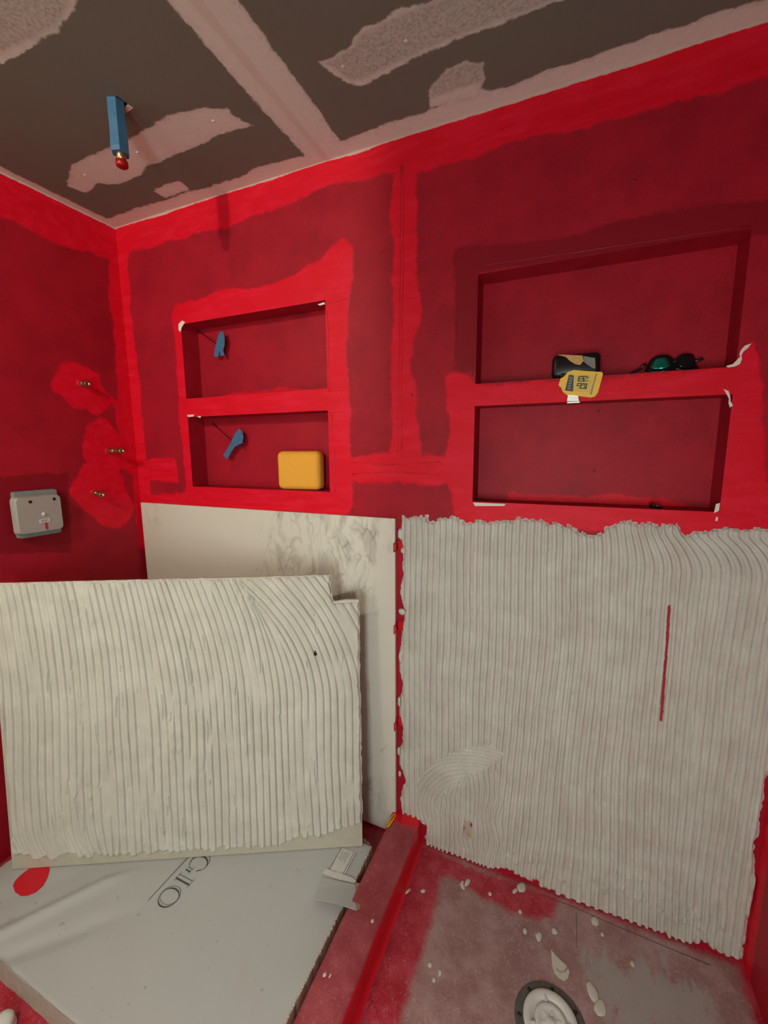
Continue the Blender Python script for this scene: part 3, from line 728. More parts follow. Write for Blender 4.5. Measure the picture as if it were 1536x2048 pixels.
# printed label near the corner
LX0, LX1, LY0, LY1 = -0.664, -0.602, -0.290, -0.205
v = [(LX0, LY0), (LX1, LY0), (LX1, LY1), (LX0, LY1)]
lab = prism('printed_label', [(x-cl[0], y-cl[1], ZB+0.0010) for x, y in v], (0, 0, 0.0006), M_WHITEPAP, ct)
for x_, w_, m_ in ((LX0, .0018, M_PRINT), (LX1-.012, .0018, M_PRINT), (LX1-.004, .0022, M_PRINT)):
    ribbon('print_rule', [(x_-cl[0], LY0-cl[1], ZB+.0022), (x_-cl[0], LY1-cl[1], ZB+.0022)], w_, UPN, 0, m_, lab)
rl = random.Random(4); v = []; f = []
for i in range(10):
    y_ = LY1-0.010; x_ = LX0+0.007+i*0.0032
    while y_ > LY0+0.03+0.02*rl.random():
        l_ = 0.003+0.005*rl.random(); b0 = len(v)
        v += [(x_-cl[0], y_-cl[1], ZB+.0022), (x_+.0012-cl[0], y_-cl[1], ZB+.0022), (x_+.0012-cl[0], y_-l_-cl[1], ZB+.0022), (x_-cl[0], y_-l_-cl[1], ZB+.0022)]
        f.append((b0, b0+1, b0+2, b0+3)); y_ -= l_+0.002
sm_ = pyd('small_print', v, f, M_PRINTLT, lab); sm_['kind'] = 'stuff'
# torn flap folded back over the corner
FP = [on_z(*p, ZB+0.012) for p in [(642, 1752), (712, 1768), (714, 1785), (709, 1800), (713, 1828), (670, 1812), (628, 1800), (636, 1775)]]
fz = [0.004, 0.008, 0.013, 0.016, 0.024, 0.020, 0.014, 0.008]
top_ = [(p[0]-cl[0], p[1]-cl[1], ZB+z) for p, z in zip(FP, fz)]
flap = prism('torn_flap', top_, (0, 0, 0.0025), M_CARTON, ct)
KP = [on_z(*p, ZB+0.012) for p in [(709, 1764), (724, 1766), (726, 1785), (721, 1803), (720, 1824), (711, 1830), (706, 1801), (711, 1784)]]
prism('torn_edge', [(p[0]-cl[0], p[1]-cl[1], ZB+z) for p, z in zip(KP, [.0085, .008, .013, .016, .023, .0235, .0165, .0135])], (0, 0, 0.0022), M_KRAFT, flap)
prism('flap_crease', [(p[0]-cl[0], p[1]-cl[1], ZB+.0015) for p in [on_z(*q, ZB) for q in [(646, 1748), (652, 1740), (663, 1744), (700, 1756), (713, 1764), (710, 1770), (680, 1762)]]], (0, 0, 0.004), M_WHITEPAP, flap)

# ------------------------------------------------------------------ leaning tile, mortar side out
TB = np.array([-1.663, -0.714, ZB+0.0030]); E1 = np.array([0.89088624, 0.4542265, 0.0]); TH = R(4.2)
NW = np.array([-E1[1], E1[0], 0]); UP = np.array([0, 0, 1])*math.cos(TH)+NW*math.sin(TH); NO = np.cross(E1, UP)
LW, LH = 1.1955, 0.992
lt = empty('leaning_tile'); lt.matrix_world = Matrix(((E1[0], UP[0], NO[0], TB[0]), (E1[1], UP[1], NO[1], TB[1]), (E1[2], UP[2], NO[2], TB[2]), (0, 0, 0, 1)))
tag(lt, 'large notched tile standing on the carton, its back covered in combed mortar', 'tile')
outl = [(0, 0), (LW, 0), (LW, 0.898), (1.106, 0.898), (1.101, LH), (0, LH)]
prism('tile_body', [(a, b, -0.010) for a, b in outl], (0, 0, 0.010), M_TILEBACK, lt)
ag = np.linspace(-0.002, LW+0.003, 860); bg = np.linspace(0.004, LH+0.001, 320)
A, B = np.meshgrid(ag, bg, indexing='ij')
a0 = np.linspace(-0.3, 1.6, 1200)
Acoef = np.interp(a0, [0.0, 0.2, 0.45, 0.645, 0.885, 0.90, 0.99, 1.02, 1.16, 1.3], [0.01, 0.015, 0.03, 0.06, 0.078, 0.085, 0.178, 0.188, 0.150, 0.13])
A0 = np.empty_like(A)
for j, b in enumerate(bg):
    t = max(0.0, (b-0.55)/0.40); line = a0-Acoef*t*t
    line = np.maximum.accumulate(line+1e-7*np.arange(len(a0))); A0[:, j] = np.interp(ag, line, a0)
wig = 0.006*noise2(A*3, B*2.2, 81)+0.003*noise2(A*8, B*4, 82)+0.0012*noise2(A*26, B*12, 83)+0.012*np.sin(B*5.5+0.6)*smooth(0.55, 0.1, A)-0.05*np.clip((0.16-B)/0.16, 0, 1)**2*smooth(0.36, 0.24, A)
SPT = 0.0245
ph = (A0+wig)/SPT; cell = np.floor(ph); q = ph-cell
hsh = np.modf(np.abs(np.sin(cell*78.233)*43758.5453))[0]
# places where the comb skipped or doubled
skip = np.clip(noise2(cell*0.9, B*9, 84)*noise2(A*6, B*5, 85)*3.4-0.22, 0, 1)
wdt = 0.50+0.14*hsh+0.06*noise2(cell*1.3, B*3, 93)
s = smooth(0.0, 0.07, q)*(1-smooth(wdt, wdt+0.16, q))
dbl = smooth(0.30, 0.55, noise2(A*5+9, B*4, 86))*smooth(0.04, 0.0, np.abs(q-0.42))
top = 0.0086+0.0018*noise2(cell*0.8, B*4, 87)+0.0006*noise2(A*60, B*30, 88)
low = 0.0011+0.0018*np.clip(noise2(A*4, B*5, 89), 0, 1)
h = low+(top-low)*np.clip(s*(1-0.10*((q-wdt/2)/(wdt/2))**2), 0, 1)*(1-0.5*dbl)
h = h+skip*(0.0042-h)
rs = np.random.RandomState(11)
def mess(cx_, cy_, r_, n_, amp):
    global h
    for k in range(n_):
        bx_, bz_ = cx_+rs.normal()*r_, cy_+rs.normal()*r_*1.2; rr_ = rs.uniform(0.003, 0.008)
        h = h+rs.uniform(-0.5, 1)*amp*np.exp(-(((A-bx_)/rr_)**2+((B-bz_)/(rr_*rs.uniform(1, 2.5)))**2))
mess(0.815, 0.93, 0.02, 30, 0.005); mess(0.30, 0.90, 0.03, 26, 0.004); mess(0.53, 0.40, 0.04, 26, 0.004); mess(0.31, 0.28, 0.03, 20, 0.005)
mess(0.30, 0.06, 0.05, 40, 0.004); mess(1.03, 0.06, 0.06, 34, 0.004); mess(0.6, 0.5, 0.35, 60, 0.003); mess(0.5, 0.05, 0.06, 24, 0.004); mess(1.19, 0.5, 0.02, 30, 0.003)
for k in range(70):                                # short dragged gouges
    ga, gb, gl = rs.uniform(0.08, 0.7) if k % 4 else rs.uniform(0.6, 1.15), rs.uniform(0.06, 0.80), rs.uniform(0.015, 0.10)
    h = np.where((np.abs(A+0.004*np.sin(B*30+k)-ga) < 0.0019) & (B > gb) & (B < gb+gl), h*0.12, h)
sdn = sd_poly(A, B, [(0.0, 0.0), (LW, 0.0), (LW, 0.898), (1.106, 0.898), (1.101, LH-0.004), (0, LH-0.004)])
bot = B-np.interp(A, [0, 0.1, 0.29, 0.45, 0.62, 0.78, 0.90, 0.97, 1.04, 1.10, 1.19], [0.05, 0.035, 0.032, 0.03, 0.026, 0.03, 0.018, 0.05, 0.045, 0.06, 0.085])
edge = np.minimum(sdn+0.001, bot+(hsh-0.5)*0.018)+0.005*noise2(A*26, B*26, 90)+0.003*noise2(A*70, B*70, 91)
edge = np.minimum(edge, A-0.008+0.008*noise2(A*10, B*14, 92))
h = (h+0.0014*np.exp(-((edge-0.008)/0.005)**2))*smooth(0.0, 0.006, edge); h = np.where(edge <= 0, -0.002, h)
hf = np.maximum.reduce([h[:-1, :-1], h[1:, :-1], h[:-1, 1:], h[1:, 1:]])
grid(ag, bg, lambda a, b: (a, b, np.maximum(h, 0.0003)), dict(thin=s*0, skim=(1-smooth(0.002, 0.010, edge))*0.25), 'combed_mortar', M_MORTAR_T, lt, keep=hf > -0.001, smooth_=True)
# raised black blob, its colour stands for the shade inside a mortar pit
bm = bmesh.new(); bmesh.ops.create_icosphere(bm, subdivisions=2, radius=1.0)
for v in bm.verts:
    v.co = Vector((v.co.x*0.0075-0.004*max(0, -v.co.y)*1.2, v.co.y*0.010, v.co.z*0.0018))
o = from_bm('painted_pit', bm, M_BLACK, lt, True); o.location = (1.046, 0.722, 0.0062)
# curl of mortar hanging at the notch
prism('mortar_curl', [(1.108, 0.898, 0.001), (1.196, 0.898, 0.001), (1.196, 0.907, 0.001), (1.150, 0.908, 0.001), (1.112, 0.902, 0.001)], (0, 0, 0.012), M_DROP, lt)

# ------------------------------------------------------------------ drain
dr = empty('floor_drain', (0.043, -0.362, 0)); tag(dr, 'round white plastic shower drain in a dark flange ring', 'drain')
lathe('flange', [(0.0905, 0.0), (0.0905, 0.002), (0.089, 0.0035), (0.080, 0.003), (0.070, 0.0015), (0.067, 0.0012), (0.0, 0.0012)], M_DRAINGREY, dr, 56)
lathe('drain_body', [(0.0690, 0.0014), (0.0690, 0.010), (0.0670, 0.0125), (0.0560, 0.0130), (0.0480, 0.0095), (0.0460, 0.0060), (0.0, 0.0060)], M_WHITEPL, dr, 56)
cvr = lathe('drain_cover', [(0.0400, 0.0062), (0.0400, 0.0100), (0.0385, 0.0112), (0.0300, 0.0114), (0.0270, 0.0095), (0.0120, 0.0092), (0.0100, 0.0115), (0.0, 0.0118)], M_WHITEPL, dr, 48)
for k in range(6):
    a = k*TAU/6+0.4; bm = bmesh.new(); box_bm(bm, 0.014, 0.026, -0.0028, 0.0028, 0.0090, 0.0108, 0.0006, 1)
    o = from_bm('cover_rib', bm, M_WHITEPL, cvr); o.rotation_euler = (0, 0, a)
for a in (1.9, 0.2, 3.6):
    o = box('tab', 0.041, 0.054, -0.003, 0.003, 0.0080, 0.0138, M_WHITEPL, dr, bevel=0.001); o.rotation_euler = (0, 0, a)
for a in (1.55, 2.4, 0.7, 3.3):
    o = lathe('painted_bolt_hole', [(0.0045, 0.0024), (0.0045, 0.0048), (0.0, 0.0050)], M_BLACK, dr, 12); o.location = (0.0785*math.cos(a), 0.0785*math.sin(a), 0)  # black discs painting the dark of the flange bolt holes

# mortar drops on the pan and curb
drops = [(935, 1765, 5, 9, .3), (925, 1772, 4, 8, -.7), (846, 1782, 4, 5, .9), (815, 1783, 3, 9, .5), (925, 1765, 3, 4, 0), (1043, 1775, 9, 11, .2), (1030, 1782, 4, 8, .5), (1050, 1863, 4, 6, 0), (1078, 1873, 6, 9, .2), (1109, 1863, 6, 6, 0), (1190, 1843, 7, 9, .3), (1205, 1869, 3, 4, 0), (980, 1788, 4, 4, .4), (1040, 1824, 4, 4, 0), (860, 1930, 4, 5, .2), (880, 1945, 3, 5, -.2), (1265, 1928, 4, 5, 0), (1185, 1985, 9, 14, -.4), (1200, 2015, 10, 12, .3), (868, 1960, 3, 4, 0)]
for k, (x, y, rx, ry, a) in enumerate(drops):
    p = on_z(x, y, 0); bm = bmesh.new(); bmesh.ops.create_icosphere(bm, subdivisions=2, radius=1.0); rd = random.Random(k)
    for v in bm.verts: v.co = Vector((v.co.x*rx*0.0016*rd.uniform(.8, 1.2), v.co.y*ry*0.0017*rd.uniform(.8, 1.2), v.co.z*0.0022))
    o = from_bm('mortar_drop', bm, M_DROP, floor, True); o.location = (p[0], p[1], 0.0008); o.rotation_euler = (0, 0, -a)
for k, (x, y) in enumerate([(649, 1950), (660, 1952), (745, 1842)]):
    p = on_z(x, y, 0.101); bm = bmesh.new(); bmesh.ops.create_icosphere(bm, subdivisions=2, radius=1.0); rd = random.Random(k+50)
    for v in bm.verts: v.co = Vector((v.co.x*0.005*rd.uniform(.8, 1.2)*(1 if k != 1 else .5), v.co.y*0.006*rd.uniform(.8, 1.2), v.co.z*0.002))
    o = from_bm('mortar_drop', bm, M_DROP, curb, True); o.location = (p[0], p[1], 0.1012)
# the tear-shaped splash
TR = [(1102, 1900), (1110, 1910), (1122, 1922), (1133, 1932), (1139, 1945), (1136, 1957), (1128, 1963), (1118, 1957), (1108, 1945), (1104, 1930), (1103, 1915)]
spl = prism('mortar_splash', [tuple(on_z(*p, 0.0)+np.array([0, 0, 0.0002])) for p in TR], (0, 0, 0.0016), M_DROP, floor)
tube('splash_ridge', [tuple(on_z(*p, 0.002)) for p in [(1112, 1938), (1120, 1945), (1130, 1943), (1134, 1936)]], 0.0014, simple('dry_mortar_ridge', (0.38, 0.33, 0.28), .7), spl, n=6)
M_SEAM = simple('pan_seam', (0.13, 0.045, 0.045), 0.7)
for pts in ([(1080, 1788), (1150, 1815), (1240, 1855), (1330, 1893), (1420, 1930)], [(1152, 1822), (1153, 1860), (1154, 1895)]):
    tube('pan_seam', [tuple(on_z(*p, 0.0006)) for p in pts], 0.0007, M_SEAM, floor, n=6)
# lump of mortar between carton and curb
for k, (x, y, a, b, c) in enumerate([(733, 1678, .016, .014, .02), (728, 1668, .010, .012, .014)]):
    p = on_z(x, y, 0.05); bm = bmesh.new(); bmesh.ops.create_icosphere(bm, subdivisions=2, radius=1.0); rd = random.Random(k+9)
    for v in bm.verts: v.co = Vector((v.co.x*a*rd.uniform(.8, 1.2), v.co.y*b*rd.uniform(.8, 1.2), v.co.z*c))
    o = from_bm('mortar_lump', bm, M_DROP, floor, True); o.location = (p[0], p[1], c*0.8)

# ------------------------------------------------------------------ white plastic piece by the carton
p = on_z(6, 2046, 0.02)
wp_ = empty('white_plastic_cap', (p[0], p[1], 0)); tag(wp_, 'small white plastic cap on the red floor beside the carton', 'cap')
lathe('cap_body', [(0.022, 0.0), (0.024, 0.004), (0.024, 0.026), (0.020, 0.034), (0.010, 0.037), (0.0, 0.0375)], M_WHITEPL, wp_, 24)
lathe('cap_rim', [(0.026, 0.0), (0.026, 0.004), (0.0235, 0.0045), (0.0235, 0.0)], M_WHITEPL, wp_, 24)

# ------------------------------------------------------------------ pipe stubs on the left wall
def stub(px, L, ang, lab, cat='pipe', r=0.0115):
    b = on_x(px[0], px[1], XL); t = empty('pipe_stub', tuple(b)); t.rotation_euler = (0, 0, 0)
    tag(t, lab, cat, 'pipe stubs in the dark red side wall')
    d = Vector((math.cos(ang[0])*math.cos(ang[1]), math.sin(ang[0]), math.sin(ang[1]))).normalized()
    P = lambda s: tuple(d*s)
    tube('escutcheon', [P(-0.001), P(0.002), P(0.0035)], [r*1.35, r*1.3, r*1.0], M_REDPRINT, t, 20)
    tube('pipe', [P(-0.002), P(L*0.55)], r*0.86, M_COPPER, t, 16)
    pr = [(r*(1.0 if k % 2 else 0.88), L*0.5*k/14) for k in range(15)]+[(r*0.64, L*0.5), (r*0.62, L*0.08)]
    th = lathe('threaded_end', pr, M_BRASS, t, 18)
    th.location = d*(L*0.5); th.rotation_euler = Vector((0, 0, 1)).rotation_difference(d).to_euler()
stub((161, 767), 0.046, (0, -0.10), 'brass pipe stub in the topmost bright red patch of the side wall')
stub((217, 902), 0.088, (0, 0.0), 'longest copper pipe stub, between two others near the wall corner')
stub((188, 985), 0.052, (0, -0.16), 'short brass pipe stub beside the grey valve guard')

# ------------------------------------------------------------------ shower valve guard
b = on_x(75, 1030, XL)
vg = empty('valve_guard', tuple(b)); tag(vg, 'grey plastic shower valve guard with a small label on the side wall', 'valve cover')
def VL(px, dx): return on_x(px[0], px[1], XL+dx)-b
def rrect(y0, y1, z0, z1, r, n=6):
    out = []
    for cy_, cz_, a0_ in ((y1-r, z1-r, 0), (y0+r, z1-r, 90), (y0+r, z0+r, 180), (y1-r, z0+r, 270)):
        for k in range(n+1):
            a = R(a0_+90*k/n); out.append((cy_+r*math.cos(a), cz_+r*math.sin(a)))
    return out
def slab(nm, y0, y1, z0, z1, r, x0, x1, taper, mat, par):
    o0 = rrect(y0, y1, z0, z1, r); n = len(o0); cyy, czz = (y0+y1)/2, (z0+z1)/2
    levels = [(x0, 1.0), (x0+(x1-x0)*0.55, 1-taper*0.35), (x0+(x1-x0)*0.85, 1-taper*0.75), (x1, 1-taper*1.2)]
    v = []; f = []
    for x_, s_ in levels:
        v += [(x_, cyy+(y-cyy)*s_, czz+(z-czz)*s_) for y, z in o0]
    for l in range(len(levels)-1):
        for k in range(n): f.append((l*n+k, l*n+(k+1) % n, (l+1)*n+(k+1) % n, (l+1)*n+k))
    f.append(tuple(range((len(levels)-1)*n, len(levels)*n))); f.append(tuple(range(n))[::-1])
    o = pyd(nm, v, f, mat, par, False); return o
q0 = VL((22, 985), 0.006); q1 = VL((106, 979), 0.006); q2 = VL((40, 1076), 0.006)
slab('back_box', q0[1], q1[1]+0.004, q2[2]-0.002, q0[2]+0.002, 0.008, 0.0, 0.022, 0.01, M_TEALPL, vg)
c0_ = VL((32, 996), 0.040); c1_ = VL((119, 990), 0.040); c2_ = VL((46, 1070), 0.040)
cov = slab('guard_cover', c0_[1]-0.010, c1_[1]+0.003, c2_[2]-0.002, c0_[2]+0.003, 0.016, 0.018, 0.046, 0.06, M_GREYPL, vg)
def VF(px): return on_x(px[0], px[1], XL+0.0465)-b
for px in ((60, 1004), (108, 998)):
    c = VF(px); o = tube('painted_screw_hole', [(0.0455, c[1], c[2]), (0.0478, c[1], c[2])], 0.0055, M_BLACK, cov, 14)  # raised black disc, shade of a screw hole put into its colour
c = VF((88, 1028)); tube('knob', [(0.045, c[1], c[2]), (0.049, c[1], c[2])], [0.008, 0.006], M_WHITEPL, cov, 12)
c = VF((90, 1041)); prism('label', [(0.0464, c[1]+dy, c[2]+dz) for dy, dz in ((-0.018, -0.008), (0.018, -0.006), (0.018, 0.008), (-0.018, 0.006))], (0.0012, 0, 0), M_WHITEPAP, cov)
v = []; f = []
for k, (dy, dz, ly, lz) in enumerate(((-0.009, 0, .002, .007), (-0.004, 0.001, .005, .002), (-0.003, -0.003, .004, .002), (0.003, 0, .002, .006), (0.007, 0.001, .004, .002))):
    n0 = len(v); v += [(0.0480, c[1]+dy+sy_*ly/2, c[2]+dz+sz_*lz/2) for sy_, sz_ in ((-1, -1), (1, -1), (1, 1), (-1, 1))]; f.append((n0, n0+1, n0+2, n0+3))
pyd('label_marks', v, f, M_PRINT, cov)
c = VF((93, 1053)); prism('red_arrow', [(0.0464, c[1]+dy, c[2]+dz) for dy, dz in ((-0.004, 0.014), (0.003, 0.014), (0.004, -0.004), (0.001, -0.014), (-0.004, -0.004))], (0.0014, 0, 0), M_REDPRINT, cov)

# ------------------------------------------------------------------ ceiling pipe wrapped in blue tape
b = on_z(232, 205, H)
cpipe = empty('ceiling_pipe', (b[0], b[1], H)); tag(cpipe, 'capped pipe wrapped in blue tape hanging from the ceiling', 'pipe')
def sq_tube(nm, zs_, rs_, mat, par, n=6, rot=0.25, jit=0.0):
    v = []; f = []; rj = random.Random(3)
    for z_, r_ in zip(zs_, rs_):
        for k in range(n):
            a = TAU*k/n+rot; rr_ = r_*(1+rj.uniform(-jit, jit)); v.append((rr_*math.cos(a), rr_*math.sin(a), z_))
    m = len(zs_)
    for i in range(m-1):
        for k in range(n): f.append((i*n+k, i*n+(k+1) % n, (i+1)*n+(k+1) % n, (i+1)*n+k))
    f.append(tuple(range(n))); f.append(tuple(range((m-1)*n, m*n))[::-1])
    return pyd(nm, v, f, mat, par)
sq_tube('tape_wrap', [0.05, -0.03, -0.06, -0.09, -0.118, -0.128], [0.0225, 0.023, 0.0235, 0.0235, 0.025, 0.022], M_BLUETAPE, cpipe, 6, 0.35, 0.05)
tube('pipe', [(0.002, 0, -0.11), (0.002, 0, -0.150)], 0.0125, M_BRASS, cpipe, 16)
tube('end_cap', [(0.002, 0, -0.146), (0.002, 0, -0.158), (0.002, 0, -0.161)], [0.0155, 0.0158, 0.012], M_REDCAP, cpipe, 18)
# rough hole cut in the drywall and a torn paper edge
hx0, hx1 = min(p[0] for p in HOLE)-0.03, max(p[0] for p in HOLE)+0.03; hy0, hy1 = min(p[1] for p in HOLE)-0.03, max(p[1] for p in HOLE)+0.03
pyd('ceiling_cavity', [(x, y, z) for z in (H+0.0005, H+0.20) for x, y in ((hx0, hy0), (hx1, hy0), (hx1, hy1), (hx0, hy1))],
    [(4, 5, 6, 7), (0, 1, 5, 4), (1, 2, 6, 5), (2, 3, 7, 6), (3, 0, 4, 7)], M_CARTSIDE, ceiling)
prism('torn_paper', [tuple(on_z(*p, H-0.002)) for p in [(246, 217), (256, 210), (266, 216), (262, 220), (250, 227)]], (0, 0, 0.0015), M_CHIP, ceiling)
for px in ((427, 242), (275, 305), (170, 350), (686, 133), (812, 82)):
    p = on_z(*px, H); o = lathe('screw_spot', [(0.0, -0.0016), (0.003, -0.0014), (0.005, -0.0003), (0.005, 0.0)], M_CHIP, ceiling, 12); o.location = tuple(p)

# ------------------------------------------------------------------ things in the niches
# tape flags on wires
def tape_flag(poly, wire, yd, lab):
    P0 = on_y(*wire[0], yd+0.02); t = empty('taped_wire', tuple(P0)); tag(t, lab, 'wire', 'taped wire ends in the left niches')
    P0 = np.array(P0)
    pts = [on_y(p[0], p[1], yd+0.02*(1-i/(len(wire)-1))+0.002)-P0 for i, p in enumerate(wire)]
    tube('wire', [tuple(p) for p in pts], 0.0016, M_BLACK, t, 8)
    tube('wire_collar', [tuple(pts[0]), tuple(pts[0]+(pts[1]-pts[0])*0.12)], 0.004, M_DIMPLE, t, 10)
    prism('tape_flag', [tuple(on_y(p[0], p[1], yd)-P0) for p in poly], (0, 0.0012, 0), M_BLUETAPE, t)
tape_flag([(436, 672), (440, 664), (446, 663), (449, 676), (449, 690), (446, 700), (449, 711), (441, 712), (439, 700), (436, 714), (428, 713), (430, 696), (433, 684)], [(393, 661), (410, 671), (432, 688), (439, 700), (436, 716)], 0.055, 'dark wire end flagged with blue tape in the left niche above the shelf')
tape_flag([(478, 857), (483, 862), (487, 873), (485, 886), (470, 893), (462, 904), (455, 918), (446, 911), (455, 897), (463, 882), (468, 870)], [(424, 846), (440, 860), (462, 880), (475, 888), (488, 898)], 0.055, 'dark wire end flagged with blue tape in the niche with the sponge')
# sponge
sx0, sx1 = on_y(551, 980, -0.002)[0], on_y(633, 980, -0.002)[0]
sp_ = box('sponge', -(sx1-sx0)/2, (sx1-sx0)/2, 0.0, 0.060, 0.0, 0.150, M_SPONGE, None, bevel=0.022, seg=5, smooth=True)
sp_.location = ((sx0+sx1)/2, 0.012, NL['z0']+0.001); sp_.rotation_euler = (0, 0, R(3))
tag(sp_, 'yellow grout sponge standing in the lower left niche', 'sponge')

# tape measure over the shelf edge of the right niche
tz = NR['s1']; tm = empty('tape_measure', (0.01, 0.0, tz+0.001)); tag(tm, 'yellow and black tape measure overhanging the right niche shelf', 'tape measure')
tl = np.array(tm.location)
box('case', -0.056-0.004, 0.066, 0.004, 0.070, 0.0, 0.066, M_BLACK, tm, bevel=0.014, seg=4, smooth=True)
prism('case_label', [tuple(np.array(on_y(p[0], p[1], 0.0025))-tl) for p in [(1116, 709), (1165, 711), (1167, 722), (1160, 730), (1150, 728), (1140, 722), (1132, 714)]], (0, 0.012, 0), M_TAN, tm)
prism('grip_pad', [tuple(np.array(on_y(p[0], p[1], 0.0020))-tl) for p in [(1167, 712), (1190, 716), (1191, 736), (1187, 737), (1172, 727), (1167, 722)]], (0, 0.012, 0), M_GREYLB, tm)
FY = -0.018
def TF(x, y, d=0.0): return tuple(np.array(on_y(x, y, FY+d))-tl)
front = [(1136, 744), (1148, 740), (1170, 742), (1204, 744), (1206, 748), (1196, 785), (1190, 793), (1182, 795), (1150, 791), (1134, 790), (1126, 784), (1122, 775), (1117, 771), (1121, 757), (1128, 753)]
fc = prism('yellow_face', [TF(*p) for p in front], (0, 0.014, 0), M_YELLOW, tm)
box('bracket', -0.036, 0.046, FY+0.012, 0.008, 0.002, 0.012, M_BLACK, tm, bevel=0.002)
prism('dark_strip', [TF(*p, -0.0008) for p in [(1138, 749), (1148, 751), (1146, 783), (1130, 781)]], (0, 0.0012, 0), M_PRINT, fc)
prism('label_panel', [TF(*p, -0.0008) for p in [(1149, 751), (1187, 750), (1181, 786), (1147, 783)]], (0, 0.0012, 0), simple('pale_yellow_label', (0.74, 0.50, 0.08), .4), fc)
prism('face_groove', [TF(*p, -0.0014) for p in [(1192, 747), (1194, 747), (1183, 789), (1180, 789)]], (0, 0.001, 0), M_GREYLB, fc)
# black lettering turned on its side: two rows of strokes
v = []; f = []
def bar(x0, y0, x1, y1, w_):
    a = np.array([x0, y0], float); b_ = np.array([x1, y1], float); e = (b_-a)/np.linalg.norm(b_-a); n = np.array([-e[1], e[0]])*w_/2
    k0 = len(v)
    for q in (a+n, b_+n, b_-n, a-n): v.append(TF(q[0], q[1], -0.0014))
    f.append((k0, k0+1, k0+2, k0+3))
for s_ in [(1158, 753, 1176, 753, 2.4), (1158, 753, 1156, 762, 2.2), (1157, 757.5, 1170, 758, 2.0), (1156, 762, 1169, 762.5, 2.0), (1170, 757, 1178, 755, 1.6), (1168, 762, 1177, 761, 1.6), (1166, 754, 1168, 763, 2.2),
           (1155, 767, 1175, 768, 2.2), (1154, 772, 1165, 770, 1.8), (1155, 767, 1154, 773, 1.8), (1158, 776, 1173, 777, 2.2), (1173, 768, 1172, 777, 2.4), (1164, 768, 1160, 776, 1.8), (1168, 769, 1170, 775, 2.2)]: bar(*s_)
pyd('face_lettering', v, f, M_PRINT, fc)
v = []; f = []
for i in range(5):
    y_ = 755+i*5.2; x_ = 1142.5-i*1.1; v0 = len(v)
    bar(x_-3, y_, x_+3, y_, 1.0); bar(x_-3, y_+2.0, x_+3, y_+2.0, 0.9); bar(x_-3, y_, x_-3, y_+2.0, .8)
pyd('strip_lettering', v, f, M_GREYPL, fc)
bl_ = prism('blade_end', [TF(*p, 0.004) for p in [(1136, 790), (1156, 792), (1158, 803), (1134, 802)]], (0, 0.001, 0), M_STEEL, tm)
hk = [TF(1134, 803, 0.002), TF(1160, 804, 0.002)]
box('hook', hk[0][0], hk[1][0], FY-0.002, FY+0.010, hk[0][2]-0.006, hk[0][2]-0.0005, M_STEEL, tm, bevel=0.001)

# sunglasses on the same shelf
sg = empty('sunglasses', (0.255, 0.045, NR['s1']+0.001)); tag(sg, 'black wraparound sunglasses with green mirrored lenses on the niche shelf', 'sunglasses')
def lens_patch(cx_, half_w, h0, h1, yaw, y0, bulge, mat, nm, par, th=0.002, inset=0.0):
    n, m = 14, 6; v = []; f = []
    for lay in (0, 1):
        for i in range(n+1):
            for j in range(m+1):
                s_ = -1+2*i/n; t_ = j/m; up = 1-0.55*abs(s_)**3; lo = 0.25*abs(s_)**2.5
                x_ = s_*half_w; z_ = (h0+(h1-h0)*(lo+(up-lo)*t_))*1.2; y_ = bulge*s_*s_+0.010*(t_-0.3)+lay*th
                c_, s2 = math.cos(yaw), math.sin(yaw); v.append((cx_+x_*c_-y_*s2, y0+x_*s2+y_*c_, z_))
    W = m+1; N = (n+1)*W
    for i in range(n):
        for j in range(m):
            a = i*W+j; f.append((a, a+W, a+W+1, a+1)); f.append((N+a, N+a+1, N+a+W+1, N+a+W))
    for i in range(n): f.append((i*W, N+i*W, N+(i+1)*W, (i+1)*W)); f.append((i*W+m, (i+1)*W+m, N+(i+1)*W+m, N+i*W+m))
    for j in range(m): f.append((j, j+1, N+j+1, N+j)); f.append((n*W+j, N+n*W+j, N+n*W+j+1, n*W+j+1))
    return pyd(nm, v, f, mat, par, True)
fr = lens_patch(-0.030, 0.036, 0.0, 0.042, R(-14), 0.0, 0.010, M_BLACK, 'lens_frame', sg, 0.004)
lens_patch(-0.032, 0.023, 0.009, 0.036, R(-14), -0.0035, 0.006, M_LENS, 'mirrored_lens', fr, 0.002)
fr2 = lens_patch(0.036, 0.034, 0.0, 0.042, R(24), 0.006, 0.010, M_BLACK, 'lens_frame', sg, 0.004)
lens_patch(0.036, 0.025, 0.008, 0.036, R(24), 0.004, 0.006, simple('dark_lens', (0.006, 0.012, 0.012), 0.08), 'dark_lens', fr2, 0.002)
tube('bridge', [(-0.004, 0.000, 0.026), (0.003, -0.003, 0.030), (0.010, 0.000, 0.027)], 0.0035, M_BLACK, sg, 8)
tube('temple', [(0.068, 0.016, 0.034), (0.050, 0.030, 0.030), (0.0, 0.034, 0.016), (-0.045, 0.032, 0.006)], [0.004, 0.004, 0.003, 0.003], M_BLACK, sg, 8)
tube('temple', [(-0.064, 0.010, 0.030), (-0.075, 0.022, 0.020), (-0.100, 0.030, 0.008), (-0.135, 0.032, 0.004)], [0.004, 0.004, 0.003, 0.0025], M_BLACK, sg, 8)

